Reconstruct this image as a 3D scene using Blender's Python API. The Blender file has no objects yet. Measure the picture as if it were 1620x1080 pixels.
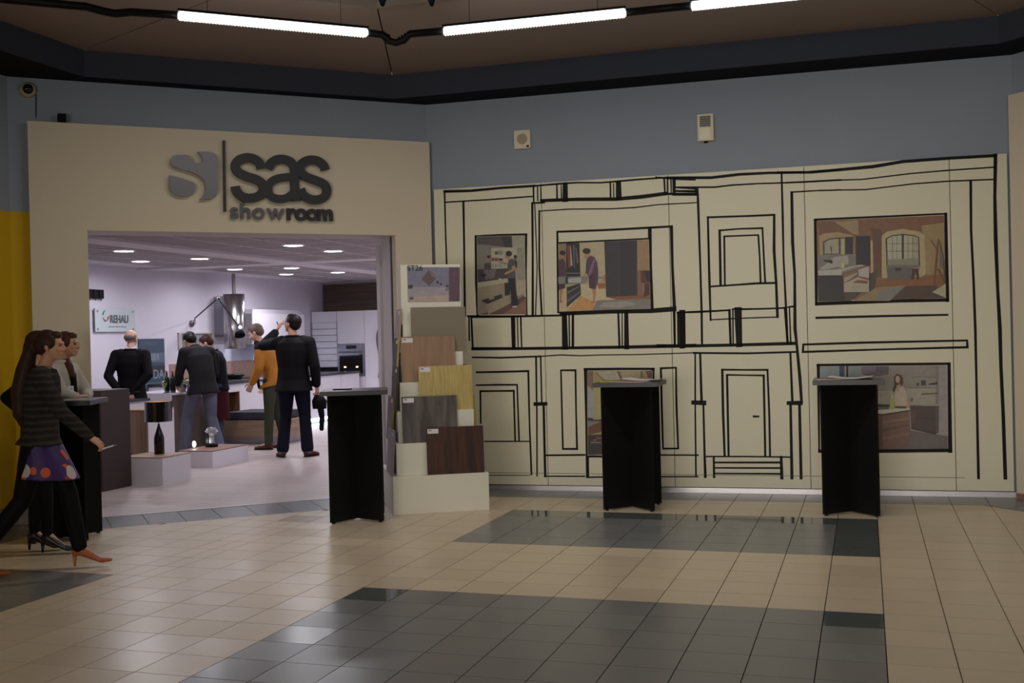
import bpy, bmesh, math, random
from mathutils import Vector, Matrix, Quaternion
V = Vector
R = math.radians
random.seed(7)
SC = bpy.context.scene
COL = SC.collection

# ------------------------------------------------------------------ tuning values
TOX, TOY = 0.0593, 7.5826
WORLD_E = .10
TUBE_E, TUBE_P, HALL_FILL_P, DL_P, REAR_FILL_P = 6, 16, 5.5, 11.5, 105
BLUE = (146, 154, 168); PORTAL = (215, 203, 182); PANEL = (222, 216, 192); YELLOW = (205, 165, 10); CEILP = (150, 130, 118); SWHITE = (215, 210, 222)
TILE_B = (210, 192, 168); TILE_D = (126, 127, 128); TILE_P = (95, 100, 100); TILE_E = (118, 122, 128); FLOOR1 = (188, 174, 172); FLOOR2 = (179, 165, 163); CTILE = (160, 152, 154)
PGAIN = 1.2

# ------------------------------------------------------------------ camera
CAM_F, CAM_PITCH, CAM_ROLL, CAM_YAW, CAM_Z = 1742.16, -0.0048, -0.0242, -0.3107, 1.504
_cy, _sy = math.cos(CAM_YAW), math.sin(CAM_YAW)
FW = V((_sy*math.cos(CAM_PITCH), _cy*math.cos(CAM_PITCH), math.sin(CAM_PITCH)))
_rt = V((_cy, -_sy, 0)); _up = _rt.cross(FW)
RT = _rt*math.cos(CAM_ROLL)+_up*math.sin(CAM_ROLL)
UP = -_rt*math.sin(CAM_ROLL)+_up*math.cos(CAM_ROLL)
C0 = V((0, 0, CAM_Z))
cam_d = bpy.data.cameras.new('camera'); cam = bpy.data.objects.new('camera', cam_d); COL.objects.link(cam)
cam_d.sensor_fit = 'HORIZONTAL'; cam_d.sensor_width = 36; cam_d.lens = CAM_F/1620*36
cam_d.clip_start = .05; cam_d.clip_end = 200
cam.matrix_world = Matrix.Translation(C0) @ Matrix((RT, UP, -FW)).transposed().to_4x4()
SC.camera = cam

# ------------------------------------------------------------------ world, exposure, big lights
SC.view_settings.view_transform = 'Standard'; SC.view_settings.look = 'None'
SC.view_settings.gamma = 1; SC.view_settings.use_curve_mapping = False
SC.view_settings.exposure = 0.0
w = bpy.data.worlds.new('world'); SC.world = w; w.use_nodes = True
w.node_tree.nodes['Background'].inputs[0].default_value = (1.0, .86, .66, 1)
w.node_tree.nodes['Background'].inputs[1].default_value = WORLD_E

def area(name, loc, aim, size, power, color, size_y=None, spread=None):
    l = bpy.data.lights.new(name, 'AREA'); l.energy = power; l.color = color
    l.shape = 'RECTANGLE' if size_y else 'DISK'; l.size = size
    if size_y: l.size_y = size_y
    if spread: l.spread = R(spread)
    o = bpy.data.objects.new(name, l); COL.objects.link(o)
    d = (V(aim)-V(loc)).normalized()
    o.location = loc; o.rotation_euler = d.to_track_quat('-Z', 'Y').to_euler()
    return o

# ------------------------------------------------------------------ materials
def lin(c):
    return tuple((x/255/12.92 if x/255 <= .04045 else ((x/255+.055)/1.055)**2.4) for x in c)
_mats = {}
def mat(name, c, rough=.6, metal=0., noise=None, emit=None, trans=0., ior=1.45, spec=None, coat=0.):
    if name in _mats: return _mats[name]
    m = bpy.data.materials.new(name); m.use_nodes = True; nt = m.node_tree
    b = nt.nodes['Principled BSDF']; L = lin(c)
    b.inputs['Base Color'].default_value = (*L, 1); b.inputs['Roughness'].default_value = rough
    b.inputs['Metallic'].default_value = metal; b.inputs['IOR'].default_value = ior
    if trans: b.inputs['Transmission Weight'].default_value = trans
    if spec is None and rough >= .5 and sum(c) < 240: spec = .18
    if spec is not None: b.inputs['Specular IOR Level'].default_value = spec
    if coat: b.inputs['Coat Weight'].default_value = coat
    if emit:
        b.inputs['Emission Color'].default_value = (*emit[0], 1); b.inputs['Emission Strength'].default_value = emit[1]
    if noise:
        sc, amt = noise
        t = nt.nodes.new('ShaderNodeTexCoord'); n = nt.nodes.new('ShaderNodeTexNoise'); n.inputs['Scale'].default_value = sc
        n.inputs['Detail'].default_value = 4
        r = nt.nodes.new('ShaderNodeMapRange'); r.inputs[3].default_value = 1-amt; r.inputs[4].default_value = 1+amt
        mx = nt.nodes.new('ShaderNodeVectorMath'); mx.operation = 'SCALE'; mx.inputs[0].default_value = L
        nt.links.new(t.outputs['Object'], n.inputs['Vector']); nt.links.new(n.outputs['Fac'], r.inputs[0])
        nt.links.new(r.outputs[0], mx.inputs['Scale']); nt.links.new(mx.outputs[0], b.inputs['Base Color'])
    _mats[name] = m; return m
def wood(name, c1, c2, scale=(1, 1, 12), rough=.5, dist=4., wscale=6.):
    """streaks: stretched noise; scale is per object axis (large = across the grain)"""
    if name in _mats: return _mats[name]
    m = bpy.data.materials.new(name); m.use_nodes = True; nt = m.node_tree; b = nt.nodes['Principled BSDF']
    t = nt.nodes.new('ShaderNodeTexCoord'); mp = nt.nodes.new('ShaderNodeMapping'); mp.inputs['Scale'].default_value = scale
    n = nt.nodes.new('ShaderNodeTexNoise'); n.inputs['Scale'].default_value = wscale; n.inputs['Detail'].default_value = 6
    n.inputs['Distortion'].default_value = dist*.1
    cr = nt.nodes.new('ShaderNodeValToRGB'); cr.color_ramp.elements[0].color = (*lin(c1), 1); cr.color_ramp.elements[1].color = (*lin(c2), 1)
    cr.color_ramp.elements[0].position = .35; cr.color_ramp.elements[1].position = .65
    nt.links.new(t.outputs['Object'], mp.inputs[0]); nt.links.new(mp.outputs[0], n.inputs['Vector'])
    nt.links.new(n.outputs['Fac'], cr.inputs[0]); nt.links.new(cr.outputs[0], b.inputs['Base Color'])
    b.inputs['Roughness'].default_value = rough
    _mats[name] = m; return m
def tile_mat(name, c, amt, rough, rvar=.0):
    if name in _mats: return _mats[name]
    m = bpy.data.materials.new(name); m.use_nodes = True; nt = m.node_tree; b = nt.nodes['Principled BSDF']
    g = nt.nodes.new('ShaderNodeNewGeometry'); s = nt.nodes.new('ShaderNodeVectorMath'); s.operation = 'SNAP'
    s.inputs[1].default_value = (.3, .3, 10)
    off = nt.nodes.new('ShaderNodeVectorMath'); off.inputs[1].default_value = (-TOX, -TOY, 5)
    wn = nt.nodes.new('ShaderNodeTexWhiteNoise'); wn.noise_dimensions = '3D'
    r = nt.nodes.new('ShaderNodeMapRange'); r.inputs[3].default_value = 1-amt; r.inputs[4].default_value = 1+amt
    n = nt.nodes.new('ShaderNodeTexNoise'); n.inputs['Scale'].default_value = 3; n.inputs['Detail'].default_value = 5
    r2 = nt.nodes.new('ShaderNodeMapRange'); r2.inputs[3].default_value = .93; r2.inputs[4].default_value = 1.07
    mu = nt.nodes.new('ShaderNodeMath'); mu.operation = 'MULTIPLY'
    mx = nt.nodes.new('ShaderNodeVectorMath'); mx.operation = 'SCALE'; mx.inputs[0].default_value = lin(c)
    L = nt.links.new
    L(g.outputs['Position'], off.inputs[0]); L(off.outputs[0], s.inputs[0]); L(s.outputs[0], wn.inputs['Vector'])
    L(wn.outputs['Value'], r.inputs[0]); L(g.outputs['Position'], n.inputs['Vector']); L(n.outputs['Fac'], r2.inputs[0])
    L(r.outputs[0], mu.inputs[0]); L(r2.outputs[0], mu.inputs[1]); L(mu.outputs[0], mx.inputs['Scale']); L(mx.outputs[0], b.inputs['Base Color'])
    b.inputs['Roughness'].default_value = rough
    if rvar:
        r3 = nt.nodes.new('ShaderNodeMapRange'); r3.inputs[3].default_value = rough-rvar; r3.inputs[4].default_value = rough+rvar
        L(wn.outputs['Value'], r3.inputs[0]); L(r3.outputs[0], b.inputs['Roughness'])
    _mats[name] = m; return m

# ------------------------------------------------------------------ object helpers
def obj(name, bm, m, parent=None, smooth=False, recalc=True):
    me = bpy.data.meshes.new(name)
    if isinstance(bm, bpy.types.Mesh): me = bm
    else:
        if recalc: bmesh.ops.recalc_face_normals(bm, faces=bm.faces)
        bm.to_mesh(me); bm.free()
    if m: me.materials.append(m)
    if smooth:
        for p in me.polygons: p.use_smooth = True
    o = bpy.data.objects.new(name, me); COL.objects.link(o)
    if parent: o.parent = parent
    return o
def tag(o, label, cat, group=None):
    o['label'] = label; o['category'] = cat
    if group: o['group'] = group
    return o
def thing(name, label, cat, loc=(0, 0, 0), rot=0., group=None):
    o = bpy.data.objects.new(name, None); COL.objects.link(o); o.location = loc; o.rotation_euler = (0, 0, rot)
    o.empty_display_size = .1
    return tag(o, label, cat, group)
def struct(name, bm, m, label=None, parent=None, **k):
    o = obj(name, bm, m, parent, **k)
    if not parent:
        o['kind'] = 'structure'; o['category'] = 'structure'
        if label: o['label'] = label
    return o
def B(): return bmesh.new()
def box(bm, x0, x1, y0, y1, z0, z1, M=None, bev=0.):
    vs = [bm.verts.new((x, y, z)) for x in (x0, x1) for y in (y0, y1) for z in (z0, z1)]
    fs = [bm.faces.new([vs[i] for i in f]) for f in ((0,1,3,2),(4,6,7,5),(0,4,5,1),(2,3,7,6),(0,2,6,4),(1,5,7,3))]
    if bev:
        es = list({e for f in fs for e in f.edges})
        g = bmesh.ops.bevel(bm, geom=es, offset=bev, segments=2, affect='EDGES')
        vs = list({v for f in g['faces'] for v in f.verts} | {v for v in vs if v.is_valid})
    if M is not None:
        for v in vs: v.co = M @ v.co
    return bm
def bx(*a, **k): return box(B(), *a, **k)
def prism(bm, pts, z0, z1):
    lo = [bm.verts.new((p[0], p[1], z0)) for p in pts]; hi = [bm.verts.new((p[0], p[1], z1)) for p in pts]
    n = len(pts); bm.faces.new(lo[::-1]); bm.faces.new(hi)
    for i in range(n): bm.faces.new((lo[i], lo[(i+1) % n], hi[(i+1) % n], hi[i]))
    return bm
def lathe(bm, prof, seg=24, c=(0, 0, 0), M=None):
    rings = []
    for r, z in prof:
        rings.append([bm.verts.new((c[0]+r*math.cos(2*math.pi*k/seg), c[1]+r*math.sin(2*math.pi*k/seg), c[2]+z)) for k in range(seg)] if r > 1e-6 else [bm.verts.new((c[0], c[1], c[2]+z))])
    for a, b in zip(rings, rings[1:]):
        for k in range(seg):
            k2 = (k+1) % seg
            if len(a) == 1 and len(b) == 1: continue
            if len(a) == 1: bm.faces.new((a[0], b[k2], b[k]))
            elif len(b) == 1: bm.faces.new((a[k], a[k2], b[0]))
            else: bm.faces.new((a[k], a[k2], b[k2], b[k]))
    if M is not None:
        for r_ in rings:
            for v in r_: v.co = M @ v.co
    return bm
def frame_of(d):
    d = d.normalized(); a = V((0, 0, 1)) if abs(d.z) < .9 else V((1, 0, 0))
    u = d.cross(a).normalized(); return u, u.cross(d).normalized(), d
def tube(bm, pts, rad, seg=10, caps=True):
    pts = [V(p) for p in pts]
    if not isinstance(rad, (list, tuple)): rad = [rad]*len(pts)
    rings = []; up = None
    for i, p in enumerate(pts):
        d = (pts[min(i+1, len(pts)-1)]-pts[max(i-1, 0)]).normalized()
        if up is None: u, w_, _ = frame_of(d)
        else:
            u = (up-d*up.dot(d)).normalized(); w_ = u.cross(d)
        up = u
        rings.append([bm.verts.new(p+(u*math.cos(2*math.pi*k/seg)+w_*math.sin(2*math.pi*k/seg))*rad[i]) for k in range(seg)])
    for a, b in zip(rings, rings[1:]):
        for k in range(seg): bm.faces.new((a[k], a[(k+1) % seg], b[(k+1) % seg], b[k]))
    if caps: bm.faces.new(rings[0][::-1]); bm.faces.new(rings[-1])
    return bm
def ball(bm, c, r, seg=12):
    """r: radius or (rx,ry,rz); c may be a Matrix placing the ball"""
    Mx = c if isinstance(c, Matrix) else Matrix.Translation(V(c))
    if not isinstance(r, (tuple, list)): r = (r, r, r)
    bmesh.ops.create_uvsphere(bm, u_segments=seg, v_segments=max(6, seg*2//3), radius=1, matrix=Mx @ Matrix.Diagonal((*r, 1)))
    return bm
def limb(bm, pts, rad, seg=14):
    for a, b, ra, rb in zip(pts, pts[1:], rad, rad[1:]): tube(bm, [a, b], [ra, rb], seg)
    for p, r in zip(pts, rad): ball(bm, p, r*1.005, seg)
    return bm
def ringloft(bm, rings, seg=20):
    """rings: (centre, rx, ry, (x axis), (y axis))"""
    rs = []
    for c, rx, ry, ax, ay in rings:
        rs.append([bm.verts.new(V(c)+V(ax)*rx*math.cos(2*math.pi*k/seg)+V(ay)*ry*math.sin(2*math.pi*k/seg)) for k in range(seg)])
    for a, b in zip(rs, rs[1:]):
        for k in range(seg): bm.faces.new((a[k], a[(k+1) % seg], b[(k+1) % seg], b[k]))
    bm.faces.new(rs[0][::-1]); bm.faces.new(rs[-1])
    return bm
def remeshed(name, bm, m, parent, voxel=.01, smooth=4):
    bmesh.ops.recalc_face_normals(bm, faces=bm.faces)
    me = bpy.data.meshes.new(name); bm.to_mesh(me); bm.free()
    t = bpy.data.objects.new('tmp', me); COL.objects.link(t)
    a = t.modifiers.new('r', 'REMESH'); a.mode = 'VOXEL'; a.voxel_size = voxel
    s = t.modifiers.new('s', 'SMOOTH'); s.iterations = smooth; s.factor = .5
    dg = bpy.context.evaluated_depsgraph_get()
    me2 = bpy.data.meshes.new_from_object(t.evaluated_get(dg)); me2.name = name
    bpy.data.objects.remove(t); bpy.data.meshes.remove(me)
    me2.materials.clear()
    return obj(name, me2, m, parent, smooth=True)
class Plane:
    """a vertical plane: s metres along from a, z up, off metres towards the viewer"""
    def __init__(s, a, b):
        s.a = V((a[0], a[1], 0)); s.d = (V((b[0], b[1], 0))-s.a); s.L = s.d.length; s.d.normalize(); s.n = V((s.d.y, -s.d.x, 0))
    def at(s, u, z, off=0.): return s.a+s.d*u+s.n*off+V((0, 0, z))
    def M(s): return Matrix.Translation(s.a) @ Matrix((s.d, -s.n, V((0, 0, 1)))).transposed().to_4x4()
    def fit(s, x, y, off=0.):
        """point of this plane that the photograph shows at pixel x, y"""
        r = FW+RT*(x-810)/CAM_F-UP*(y-540)/CAM_F
        a = s.a+s.n*off; return C0+r*((a-C0).dot(s.n)/r.dot(s.n))
    def uz(s, x, y):
        p = s.fit(x, y); return (p-s.a).dot(s.d), p.z
def text(name, body, size, P, u, z, off, m, parent=None, extrude=.002, bold=0., align='LEFT', sx=1.):
    c = bpy.data.curves.new(name, 'FONT'); c.body = body; c.size = size; c.extrude = extrude; c.offset = bold; c.align_x = align
    t = bpy.data.objects.new('tmp', c); COL.objects.link(t)
    me = bpy.data.meshes.new_from_object(t.evaluated_get(bpy.context.evaluated_depsgraph_get()))
    bpy.data.objects.remove(t); bpy.data.curves.remove(c)
    me.materials.clear()
    Mx = Matrix.Translation(P.at(u, z, off)) @ Matrix((P.d, V((0, 0, 1)), P.n)).transposed().to_4x4() @ Matrix.Diagonal((sx, 1, 1, 1))
    me.transform(Mx); me.name = name
    return obj(name, me, m, parent)

# ------------------------------------------------------------------ the mall hall
wallblue = mat('blue wall paint', BLUE, .8, noise=(3, .04))
beigew = mat('portal paint', PORTAL, .7, noise=(2, .02))
panelw = mat('mural panel', PANEL, .45, noise=(2, .02))
yellow = mat('yellow wall paint', YELLOW, .7, noise=(3, .04))
black = mat('soffit black', (22, 20, 24), .9)
navy = mat('soffit navy', (62, 66, 78), .8)
ceilm = mat('ceiling panel brown beige', CEILP, .35, noise=(1.5, .05))
steel = mat('brushed skirting', (190, 185, 190), .35, .7)
whitew = mat('showroom white paint', SWHITE, .7)
darkjoint = mat('grout', (52, 47, 43), .9)

PORT = Plane((-6.80, 7.74), (-4.085, 10.19))
MUR = Plane((-4.06, 10.211), (1.22, 10.401))
WPT = PORT.M()
OP0, OP1, OPZ = .46, 3.28, 2.52
# blue wall left, standing behind the portal; local x along the portal, y into the wall
bm = B()
for a, b, z0, z1 in ((-.17, OP0-.02, 2.68, 3.84), (OP0-.02, OP1+.02, OPZ+.02, 3.84), (OP1+.02, 3.76, 0, 3.84)):
    box(bm, a, b, .10, .45, z0, z1, WPT)
struct('wall_left', bm, wallblue, 'blue wall above and behind the cream entrance portal')
bm = bx(-.17, OP0-.02, .10, .45, .15, 2.68, WPT)
struct('wall_left_yellow', bm, yellow, 'yellow strip of wall left of the portal')
struct('baseboard_left', bx(-.17, OP0, .085, .1, 0, .15, WPT), mat('grey base', (120, 112, 100), .6), 'grey base below the yellow strip')
bm = B(); box(bm, -7.2, -6.98, -3, 7.74, 2.68, 3.84); struct('wall_side', bm, wallblue, 'blue upper part of the side wall at far left')
bm = B(); box(bm, -7.2, -6.98, -3, 7.74, .15, 2.68); struct('wall_side_yellow', bm, yellow, 'yellow side wall at far left')
struct('baseboard_side', bx(-7.2, -6.965, -3, 7.74, 0, .15), mat('grey base', (0, 0, 0)), 'grey base of the side wall')
# jamb lining of the opening
bm = B(); box(bm, OP1, OP1+.02, .101, .452, 0, OPZ+.02, WPT); box(bm, OP0-.02, OP0, .101, .452, 0, OPZ+.02, WPT); box(bm, OP0, OP1, .101, .452, OPZ, OPZ+.02, WPT)
struct('door_1', bm, mat('jamb white', (205, 195, 200), .6), 'white lining around the showroom entrance')
struct('trim_1', bx(OP1-.012, OP1, .12, .15, 0, OPZ, WPT), mat('dark rail', (60, 56, 60), .4), 'dark shutter rail in the right jamb')
# portal front
bm = B()
box(bm, 0, OP0, 0, .1, 0, 3.45, WPT); box(bm, OP1, PORT.L, 0, .1, 0, 3.45, WPT); box(bm, OP0, OP1, 0, .1, OPZ, 3.45, WPT)
bmesh.ops.remove_doubles(bm, verts=bm.verts, dist=.0005)
struct('wall_portal', bm, beigew, 'cream portal wall carrying the showroom sign')
# right blue wall + mural panels
MB = Plane(MUR.at(-.15, 0, -.06)[:2], MUR.at(MUR.L+.3, 0, -.06)[:2])
struct('wall_right', bx(0, MB.L, 0, .25, 0, 3.84, MB.M()), wallblue, 'blue wall above the printed mural panels')
seams = [0.0] + [MUR.uz(x, 500)[0] for x in (861, 1062, 1277, 1507)] + [MUR.L-.02]
mp = struct('wall_mural', bx(.0, MUR.L-.02, .035, .058, .05, 2.97, MUR.M()), mat('panel gap', (95, 90, 78), .8), 'cream panel cladding printed with a house outline drawing')
for a, b in zip(seams, seams[1:]):
    obj('wall_panel', box(B(), a+.003, b-.003, 0, .035, .055, 2.98, MUR.M()), panelw, mp)
obj('joint_line', bx(.4, MUR.L-.42, -.0015, 0, .167, .171, MUR.M()), mat('panel gap', (0, 0, 0)), mp)
struct('baseboard_right', bx(0, MUR.L, .01, .05, 0, .047, MUR.M()), steel, 'brushed metal skirting under the mural')
# right portal, 45 degrees
RP = Plane((1.21, 10.34), (3.4, 8.15))
struct('wall_far_right', bx(0, RP.L, 0, .12, .05, 3.47, RP.M()), beigew, 'cream portal wall at the right edge')
struct('baseboard_far_right', bx(0, RP.L, -.004, .1, 0, .05, RP.M()), mat('tan base', (140, 115, 95), .6), 'tan base of the right portal')
struct('wall_far_right_blue', bx(-.2, RP.L, .12, .3, 0, 3.84, RP.M()), wallblue, 'blue wall above the right portal')

# ceiling ring: outer polygon at the walls, black strip, navy fascia, beige panels
def ringpts(w, z):
    return [V((-6.42+w, -3, z)), V((-6.42+w, 7.99-.445*w, z)), V((-4.34+.385*w, 9.90-w, z)), V((1.12-.414*w, 10.02-w, z)), V((4.2-.9*w, 6.94-.9*w, z))]
outer = [V((-7.25, -3, 0)), V((-7.25, 7.95, 0)), V((-4.3, 10.75, 0)), V((1.35, 10.8, 0)), V((5, 7.2, 0))]
def band(name, P, Q, z0, z1, m, label):
    bm = B()
    for i in range(len(P)-1):
        vs = [(P[i].x, P[i].y), (P[i+1].x, P[i+1].y), (Q[i+1].x, Q[i+1].y), (Q[i].x, Q[i].y)]
        prism(bm, vs, z0, z1)
    return struct(name, bm, m, label)
r0 = ringpts(0, 0)
band('ceiling_soffit', outer, r0, 3.84, 3.90, black, 'black soffit strip along the top of the walls')
band('ceiling_fascia', ringpts(0, 0), ringpts(.03, 0), 3.843, 4.07, navy, 'dark navy fascia between soffit and ceiling')
cr = struct('ceiling', prism(B(), [(p.x, p.y) for p in (outer[0], outer[1], outer[2], outer[3], outer[4], V((5, -3, 0)))], 4.62, 4.7), black, 'dark void above the faceted hall ceiling')
P, Q = ringpts(.03, 0), ringpts(2.1, 0)
for i in range(4):
    a, b, c, d = P[i].copy(), P[i+1].copy(), Q[i+1].copy(), Q[i].copy()
    e = (b-a).normalized()*.006
    obj('ceiling_panel', prism(B(), [((a+e).x, (a+e).y), ((b-e).x, (b-e).y), ((c-e).x, (c-e).y), ((d+e).x, (d+e).y)], 4.07, 4.1), ceilm, cr)
bm = B()
for i in range(4): prism(bm, [(P[i].x, P[i].y), (P[i+1].x, P[i+1].y), (Q[i+1].x, Q[i+1].y), (Q[i].x, Q[i].y)], 4.101, 4.12)
obj('seam_blocker', bm, black, cr)  # black sheet added to stop light showing through the panel seams
P2, Q2 = ringpts(2.13, 0), ringpts(4.2, 0)
edge = mat('ceiling edge', (150, 140, 130), .6)
bm = B()
for i in range(4): prism(bm, [(P2[i].x, P2[i].y), (P2[i+1].x, P2[i+1].y), (Q2[i+1].x, Q2[i+1].y), (Q2[i].x, Q2[i].y)], 4.2, 4.23)
obj('inner_panel', bm, ceilm, cr)
bm = B(); P3 = ringpts(2.1, 0)
for i in range(4): prism(bm, [(P3[i].x, P3[i].y), (P3[i+1].x, P3[i+1].y), (P2[i+1].x, P2[i+1].y), (P2[i].x, P2[i].y)], 4.05, 4.23)
obj('panel_edge', bm, edge, cr)

# ------------------------------------------------------------------ floor tiles
T = .3
beige_t = tile_mat('beige floor tile', TILE_B, .035, .32, .05)
dark_t = tile_mat('slate grey floor tile', TILE_D, .05, .26, .05)
pol_t = tile_mat('polished slate tile', TILE_P, .03, .07)
fl = struct('floor', prism(B(), [(-7, -3), (5, -3), (5, 8), (1.3, 10.45), (-4.2, 10.3), (-4.06, 10.27), (-6.86, 7.8), (-7, 7.7)], -.08, -.012), darkjoint, 'hall floor of beige and slate tiles')
def clip(poly, p, n):
    """keep the side of the line through p that n points to"""
    out = []
    for a, b in zip(poly, poly[1:]+poly[:1]):
        da, db = (a-p).dot(n), (b-p).dot(n)
        if da >= 0: out.append(a)
        if (da >= 0) != (db >= 0): out.append(a+(b-a)*(da/(da-db)))
    return out
V2 = lambda x, y: Vector((x, y))
bl0, bl1 = V2(-6.04, 7.58), V2(-4.59, 8.83)          # outer edge of the dark border along the portal
dpl = (bl1-bl0).normalized(); npl = V2(dpl.y, -dpl.x)
bl0 = bl0-dpl*.02
lines = [(bl0, npl), (V2(-3.2, 9.79), V2(.03, -1).normalized()), (V2(-6.38, 7.3), V2(1, 0)), (V2(1.02, 9.8), V2(-.707, -.707))]
def tile_kind(i, j):
    if -10 <= i < 0 and 0 <= j < 5: return 2 if j == 4 or (i == -1) else 1
    if -10 <= i < 0 and j < -5: return 2 if (j == -6 and i in (-10, -1)) else 1
    if -26 <= i < -16 and j < -5: return 1
    return 0
G = .0025
ms = (beige_t, dark_t, pol_t); shared = {}
cands = []
for i in range(-26, 7):
    for j in range(-14, 9):
        x0, y0 = TOX+i*T, TOY+j*T
        cx, cy = x0+T/2, y0+T/2
        if math.hypot(cx, cy) > 12.5: continue
        d = V((cx, cy, 0))-C0; z = d.dot(FW)
        if z < 3.6: continue
        px = 810+CAM_F*d.dot(RT)/z; py = 540-CAM_F*d.dot(UP)/z
        if px < -160 or px > 1780 or py > 1230: continue
        subs = [(x0, x0+T)]
        if i == -16: subs = [(x0, x0+.16), (x0+.16, x0+T)]
        for a, b in subs:
            poly = [V2(a+G, y0+G), V2(b-G, y0+G), V2(b-G, y0+T-G), V2(a+G, y0+T-G)]
            full = True
            for p, n in lines:
                q2 = clip(poly, p+n*G, n)
                if len(q2) != len(poly) or any((u-v).length > 1e-6 for u, v in zip(q2, poly)): full = False
                poly = q2
                if len(poly) < 3: break
            if len(poly) < 3: continue
            area_ = abs(sum(u.x*v.y-u.y*v.x for u, v in zip(poly, poly[1:]+poly[:1])))/2
            if area_ < .0015: continue
            cands.append((area_/z**3 if (-20 < px < 1640 and py < 1100) else 0, poly, tile_kind(i, j), full and len(subs) == 1, (x0, y0)))
cands.sort(key=lambda c: -c[0])
rest = {0: B(), 1: B(), 2: B()}
for k, (sz, poly, kind, full, org) in enumerate(cands):
    if k < 285:
        if full:
            if kind not in shared:
                me = bpy.data.meshes.new('floor_tile'); b_ = box(B(), G, T-G, G, T-G, -.012, 0); b_.to_mesh(me); b_.free(); me.materials.append(ms[kind]); shared[kind] = me
            o = bpy.data.objects.new('floor_tile', shared[kind]); COL.objects.link(o); o.location = (*org, 0); o.parent = fl
        else: obj('floor_tile', prism(B(), [(p.x, p.y) for p in poly], -.012, 0), ms[kind], fl)
    else: prism(rest[kind], [(p.x, p.y) for p in poly], -.012, 0)
for k in rest:
    if len(rest[k].faces):
        o = obj('distant_tiles', rest[k], ms[k], fl); o['kind'] = 'stuff'
    else: rest[k].free()
# border tiles
bm = B()
Lp = PORT.L
for k in range(-1, 13):
    u0 = k*.3-.05; u1 = u0+.3
    # between the border line and the threshold, in portal coordinates (v negative = towards hall)
    a = PORT.at(u0+G, 0, .001); b = PORT.at(u1-G, 0, .001)
    pa = V2(a.x, a.y); pb = V2(b.x, b.y)
    da = (pa-bl0).dot(npl); db = (pb-bl0).dot(npl); n2 = V2(PORT.n.x, PORT.n.y)
    qa = pa+n2*(-da/(npl.dot(n2))); qb = pb+n2*(-db/(npl.dot(n2)))
    poly = [pa, pb, qb, qa]
    poly = clip(poly, V2(-3.2, 9.79), V2(.03, -1).normalized()); poly = clip(poly, V2(-6.93, 7.6), V2(1, 0)) if len(poly) > 2 else poly
    if len(poly) > 2: prism(bm, [(p.x, p.y) for p in poly], -.012, 0)
for k in range(-16, 7):
    x0 = TOX+k*T
    poly = [V2(x0+G, 9.0), V2(x0+T-G, 9.0), V2(x0+T-G, 10.5), V2(x0+G, 10.5)]
    for p, n in ((V2(-3.2, 9.79+G), V2(-.03, 1).normalized()), (V2(MUR.a.x, MUR.a.y), V2(MUR.n.x, MUR.n.y)), (V2(1.21, 10.34), V2(-.707, -.707)), (V2(PORT.a.x, PORT.a.y), V2(PORT.n.x, PORT.n.y))):
        if len(poly) > 2: poly = clip(poly, p, n)
    if len(poly) > 2: prism(bm, [(p.x, p.y) for p in poly], -.012, 0)
for k in range(8):
    pa, pb = V2(*RP.at(k*.3+G, 0)[:2]), V2(*RP.at(k*.3+.3-G, 0)[:2]); n2 = V2(RP.n.x, RP.n.y)
    poly = clip([pa, pb, pb+n2*.5, pa+n2*.5], V2(-3.2, 9.79), V2(.03, -1).normalized())
    if len(poly) > 2: prism(bm, [(p.x, p.y) for p in poly], -.0119, 0.0001)
for k in range(-10, 26):
    prism(bm, [(-6.93, k*.3+G), (-6.38-G, k*.3+G), (-6.38-G, k*.3+.3-G), (-6.93, k*.3+.3-G)], -.0121, -.0001)
o = obj('border_tiles', bm, mat('border tile slate', TILE_E, .3, noise=(2, .06)), fl); o['kind'] = 'stuff'

# ------------------------------------------------------------------ showroom shell
def wood_floor():
    m = bpy.data.materials.new('showroom vinyl plank'); m.use_nodes = True; nt = m.node_tree; b = nt.nodes['Principled BSDF']
    t = nt.nodes.new('ShaderNodeNewGeometry'); mp_ = nt.nodes.new('ShaderNodeMapping'); mp_.inputs['Scale'].default_value = (.7, 5, 1)
    n = nt.nodes.new('ShaderNodeTexNoise'); n.inputs['Scale'].default_value = 2.2; n.inputs['Detail'].default_value = 5
    br = nt.nodes.new('ShaderNodeTexBrick'); br.inputs['Scale'].default_value = 1; br.inputs['Brick Width'].default_value = 1.2; br.inputs['Row Height'].default_value = .18
    br.inputs['Mortar Size'].default_value = .003; br.inputs['Color1'].default_value = (*lin(FLOOR1), 1); br.inputs['Color2'].default_value = (*lin(FLOOR2), 1); br.inputs['Mortar'].default_value = (*lin((120, 105, 100)), 1)
    r = nt.nodes.new('ShaderNodeMapRange'); r.inputs[3].default_value = .82; r.inputs[4].default_value = 1.18
    mx = nt.nodes.new('ShaderNodeVectorMath'); mx.operation = 'SCALE'; L = nt.links.new
    L(t.outputs['Position'], mp_.inputs[0]); L(mp_.outputs[0], n.inputs['Vector']); L(t.outputs['Position'], br.inputs['Vector']); L(n.outputs['Fac'], r.inputs[0])
    L(br.outputs['Color'], mx.inputs[0]); L(r.outputs[0], mx.inputs['Scale']); L(mx.outputs[0], b.inputs['Base Color']); b.inputs['Roughness'].default_value = .38
    return m
XL, YB, CH, XR = -10.55, 20.3, 2.68, -4.3
q0 = PORT.at(-3.6, 0, -.0); q1 = PORT.at(PORT.L, 0, 0)
struct('floor_showroom', prism(B(), [(q0.x, q0.y), (q1.x, q1.y), (XR, 10.4), (XR, YB), (XL, YB), (XL, q0.y)], -.08, 0.001), wood_floor(), 'pale plank floor inside the showroom')
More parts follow.
